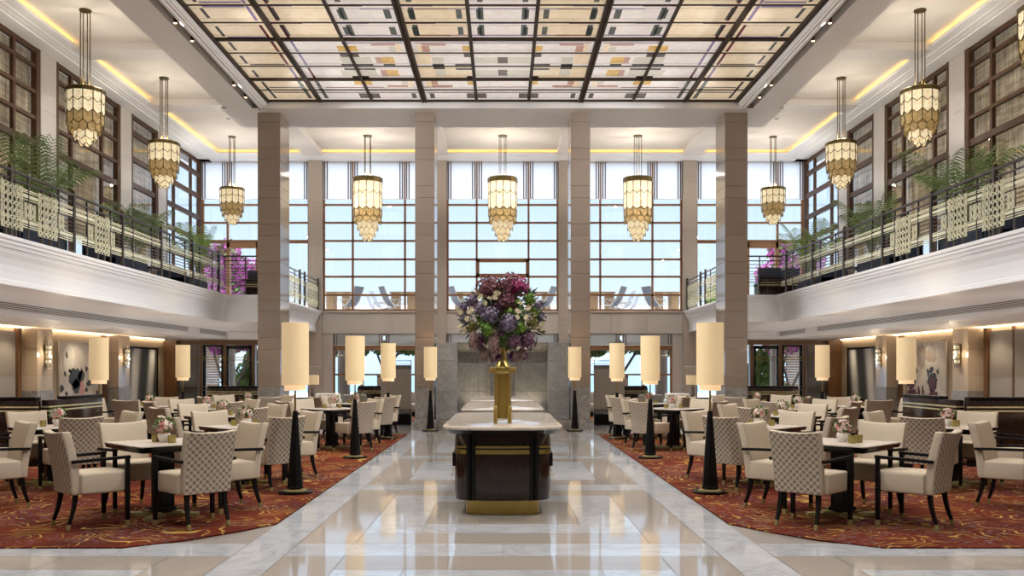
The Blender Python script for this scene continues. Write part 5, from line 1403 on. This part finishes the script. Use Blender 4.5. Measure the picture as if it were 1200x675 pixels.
for s, nm in ((-1, 'left'), (1, 'right')):
    sc_ = 1
    tree('bougainvillea_tree', f'pink flowering bougainvillea outside the {nm} end windows', (-10.4 if s < 0 else 10.9, 34.3, -.05),
         [(-.2, 0, 6.0, .55), (.45, .1, 5.2, .75), (-.5, 0, 5.0, .8), (.1, 0, 4.3, .85), (.7, 0, 4.2, .6), (-.7, .2, 3.2, .55), (0, 0, 2.6, .5), (.6, 0, 2.7, .45), (-.5, 0, 2.5, .4), (s*1.1, 0, 5.9, .4, 1.6)],
         [[(0, 0, 0), (.1, 0, .8), (-.15, 0, 1.7), (.1, 0, 2.6), (0, 0, 4.4)], [(.0, 0, .4), (-.4, 0, 1.3), (-.7, 0, 2.3)], [(.05, 0, .6), (.5, 0, 1.5), (.8, 0, 2.4)]],
         [(boug, .72, 'blossom'), (gl, .3, 'foliage')], 9000, 21 if s < 0 else 22)
    tree('garden_shrub', f'leafy green shrub outside the {nm} lower garden door', (s*10.35, 36.5, -.05), [(0, 0, 1.2, .7), (.3, 0, 1.9, .5), (-.4, 0, .8, .6), (.6, 0, .9, .6)], [[(0, 0, 0), (.05, 0, .5), (-.1, 0, 1.2), (0, 0, 1.8)]], [(gl, 1, 'foliage')], 3500, 31 if s < 0 else 32, 'shrub')
    tree('garden_tree', f'light green tree outside the lower window, {nm} of the marble wall', (s*4.9, 37.0, -.05), [(0, 0, 2.45, .6, .45), (-1.2, 0, 2.3, .6, .4), (1.0, .2, 2.4, .6, .45), (-2.0, 0, 2.3, .5, .45), (1.9, 0, 2.35, .6, .45)], [[(0, 0, 0), (.1, 0, .9), (-.1, 0, 1.7), (-.5, 0, 2.8)], [(0, 0, 1.3), (.5, 0, 2.1), (1, 0, 2.7)]], [(gl, 1, 'foliage')], 3500, 41 if s < 0 else 42)
tree('orange_tree', 'green tree with orange fruit outside the right balcony door', (9.4, 38.2, -.05), [(0, 0, 4.6, .8), (.2, 0, 5.5, .55), (-.3, 0, 3.9, .6)], [[(0, 0, 0), (.05, 0, 2), (0, 0, 4)]], [(gl, 1, 'foliage'), (orange, .01, 'fruit')], 3600, 51)
for s, nm in ((-1, 'left'), (1, 'right')):
    m = MB(); m.lathe([(.24, -.05), (.22, .2), (.21, 2.9), (.24, 3.15)], (s*10.25, 33.6, 0), seg=24); struct(m, 'column_round', palestone, f'round pale garden column outside the {nm} garden door', 'column', smooth=True)
    for x in (5.95,): m = MB(); m.lathe([(.26, -.05), (.24, .2), (.23, 2.9), (.26, 3.15)], (s*x, 33.6, 0), seg=24); struct(m, 'column_round', palestone, f'round pale column outside the {nm} lower window', 'column', smooth=True)
    m = MB(); bw = M('garden_brick', (.42, .30, .22), .8, ns=20, isl=.15)
    for j in range(33):
        for i in range(5):
            x0 = 11.05 + i*.26 + (.13 if j % 2 else 0); m.box(s*x0, s*(x0+.25), 35.2, 35.4, -.05 + j*.1, .04 + j*.1)
    struct(m, 'wall_brick', bw, f'brick garden wall outside the {nm} garden door', 'wall')
# ------------------------------------------------------------------ world, sun, lamps, camera
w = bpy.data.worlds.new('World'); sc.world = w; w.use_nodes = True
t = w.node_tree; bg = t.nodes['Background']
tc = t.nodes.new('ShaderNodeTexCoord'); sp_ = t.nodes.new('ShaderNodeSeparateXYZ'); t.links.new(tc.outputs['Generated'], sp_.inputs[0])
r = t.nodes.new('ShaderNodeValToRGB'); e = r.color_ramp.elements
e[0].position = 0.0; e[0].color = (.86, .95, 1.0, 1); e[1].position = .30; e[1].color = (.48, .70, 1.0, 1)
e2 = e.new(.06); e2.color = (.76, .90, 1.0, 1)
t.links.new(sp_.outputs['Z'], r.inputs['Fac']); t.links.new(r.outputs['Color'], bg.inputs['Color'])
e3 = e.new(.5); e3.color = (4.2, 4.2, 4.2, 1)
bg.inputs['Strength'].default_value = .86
def light(kind, name, loc, energy, color=(1, 1, 1), rot=(0, 0, 0), **k):
    l = bpy.data.lights.new(name, kind); l.energy = energy; l.color = color
    for a, b in k.items(): setattr(l, a, b)
    o = bpy.data.objects.new(name, l); C.objects.link(o); o.location = loc; o.rotation_euler = rot
    return o
light('SUN', 'sun', (0, -20, 30), 1.4, (1, .95, .88), (math.radians(28), 0, math.radians(8)), angle=math.radians(1))
def aim(o, tgt):
    o.rotation_euler = (Vector(tgt) - o.location).to_track_quat('-Z', 'Y').to_euler()
for s in (-1, 1):
    for y in (8.5, 12.5, 16.45, 20.05):
        o = light('SPOT', 'track_spot', (s*6.01, y, 7.84), 950, (.96, .98, 1), spot_size=math.radians(75), spot_blend=.8, shadow_soft_size=.08); aim(o, (-s*7.5, y + 3, 3.2))
for x, y in ((-5.2, 27.0), (-3.4, 27.0), (-.9, 27.2), (.9, 27.2), (3.4, 27.0), (5.2, 27.0)):
    o = light('SPOT', 'back_coffer_downlight', (x, y, 8.96), 300, (1, .94, .86), spot_size=math.radians(80), spot_blend=.8, shadow_soft_size=.08); aim(o, (x, y + 2.6, 0))
for y in (5, 11, 17):
    for x in (-4, 0, 4):
        light('SPOT', 'room_fill_spot', (x, y, 7.95), 480, (1, .96, .91), (0, 0, 0), spot_size=math.radians(120), spot_blend=.8, shadow_soft_size=.3)  # unseen spots added under the skylight to brighten the room
for s in (-1, 1):
    for y in (8, 12.5, 17, 21.5, 25.5):
        light('SPOT', 'soffit_downlight', (s*8.7, y, 2.78), 120, (1, .86, .68), (0, 0, 0), spot_size=math.radians(130), spot_blend=.7, shadow_soft_size=.1)
    for y in (10, 14, 18.7, 23, 28):
        light('SPOT', 'coffer_downlight', (s*8.3, y + 1.2, 8.95), 200, (1, .92, .82), (0, 0, 0), spot_size=math.radians(110), spot_blend=.7, shadow_soft_size=.2)
    for y in (9, 12, 15.5, 19, 22.5, 26, 29.5):
        light('SPOT', 'soffit_fill_spot', (s*9.0, y, .95), 30, (1, .93, .84), (PI, 0, 0), spot_size=math.radians(165), spot_blend=.6, shadow_soft_size=.1)  # added bodiless spots that lift the dark balcony soffit
    for y in (14.2, 16.5, 19.4, 21.2, 24.6, 28.0, 30.3):
        light('SPOT', 'wall_fill_spot', (s*11.1, y, 2.52), 34, (1, .84, .62), (0, s*math.radians(-12), 0), spot_size=math.radians(115), spot_blend=.7, shadow_soft_size=.06)  # added spots without fixtures, brightening the lower walls for bounce
    for x, y in ((7.14, 15.85), (7.35, 20.6), (2.5, 10.8), (2.48, 15.06), (2.46, 19.26), (1.76, 21.85)):
        light('POINT', 'floor_lamp_bulb', (s*x, y, 1.85), 14 if x > 7 else (5 if x < 2 else 14), (1, .80, .55), shadow_soft_size=.05)
    for y in (22.32, 27.0): light('POINT', 'sconce_bulb', (s*11.2, y, 1.86), 10, (1, .8, .55), shadow_soft_size=.04)
    for x in (3.0, 5.0): light('SPOT', 'lounge_fill_spot', (s*x, 27.5, 2.74 + 4), 260, (1, .9, .76), (0, 0, 0), spot_size=math.radians(90), spot_blend=.7, shadow_soft_size=.1)  # added spots floating in mid-air to brighten the back lounge
    for x in (.5,):
        light('SPOT', 'marble_uplight', (s*.62, 22.7, .28), 36, (1, .82, .55), (PI, 0, 0), spot_size=math.radians(110), spot_blend=.7, shadow_soft_size=.05)
for x, y in [(-8.71, 18.7), (-8.71, 23.05), (-8.71, 28.85), (8.71, 14.4), (8.71, 18.7), (8.71, 23.05), (8.71, 28.85), (-4.33, 28.75), (0, 28.75), (4.34, 28.75)]:
    light('POINT', 'chandelier_bulb', (x, y, 7.42 if abs(x) > 8 else 7.72), 60, (1, .88, .72), shadow_soft_size=.06)
cam = bpy.data.cameras.new('camera'); co = bpy.data.objects.new('camera', cam); C.objects.link(co)
co.location = (0, 0, 1.5); co.rotation_euler = (PI/2, 0, 0)
cam.sensor_width = 36; cam.lens = 36*1050/1200; cam.shift_x = 11/1200; cam.shift_y = 95.5/1200; cam.clip_end = 5000
sc.camera = co
sc.view_settings.view_transform = 'Standard'; sc.view_settings.look = 'None'; sc.view_settings.gamma = 1; sc.view_settings.exposure = 0.58
sc.view_settings.use_curve_mapping = False
sc.cycles.use_denoising = True; sc.cycles.max_bounces = 8; sc.cycles.diffuse_bounces = 4; sc.cycles.glossy_bounces = 3; sc.cycles.transparent_max_bounces = 12
sc.cycles.transmission_bounces = 4; sc.cycles.sample_clamp_indirect = 6; sc.cycles.caustics_reflective = False; sc.cycles.caustics_refractive = False
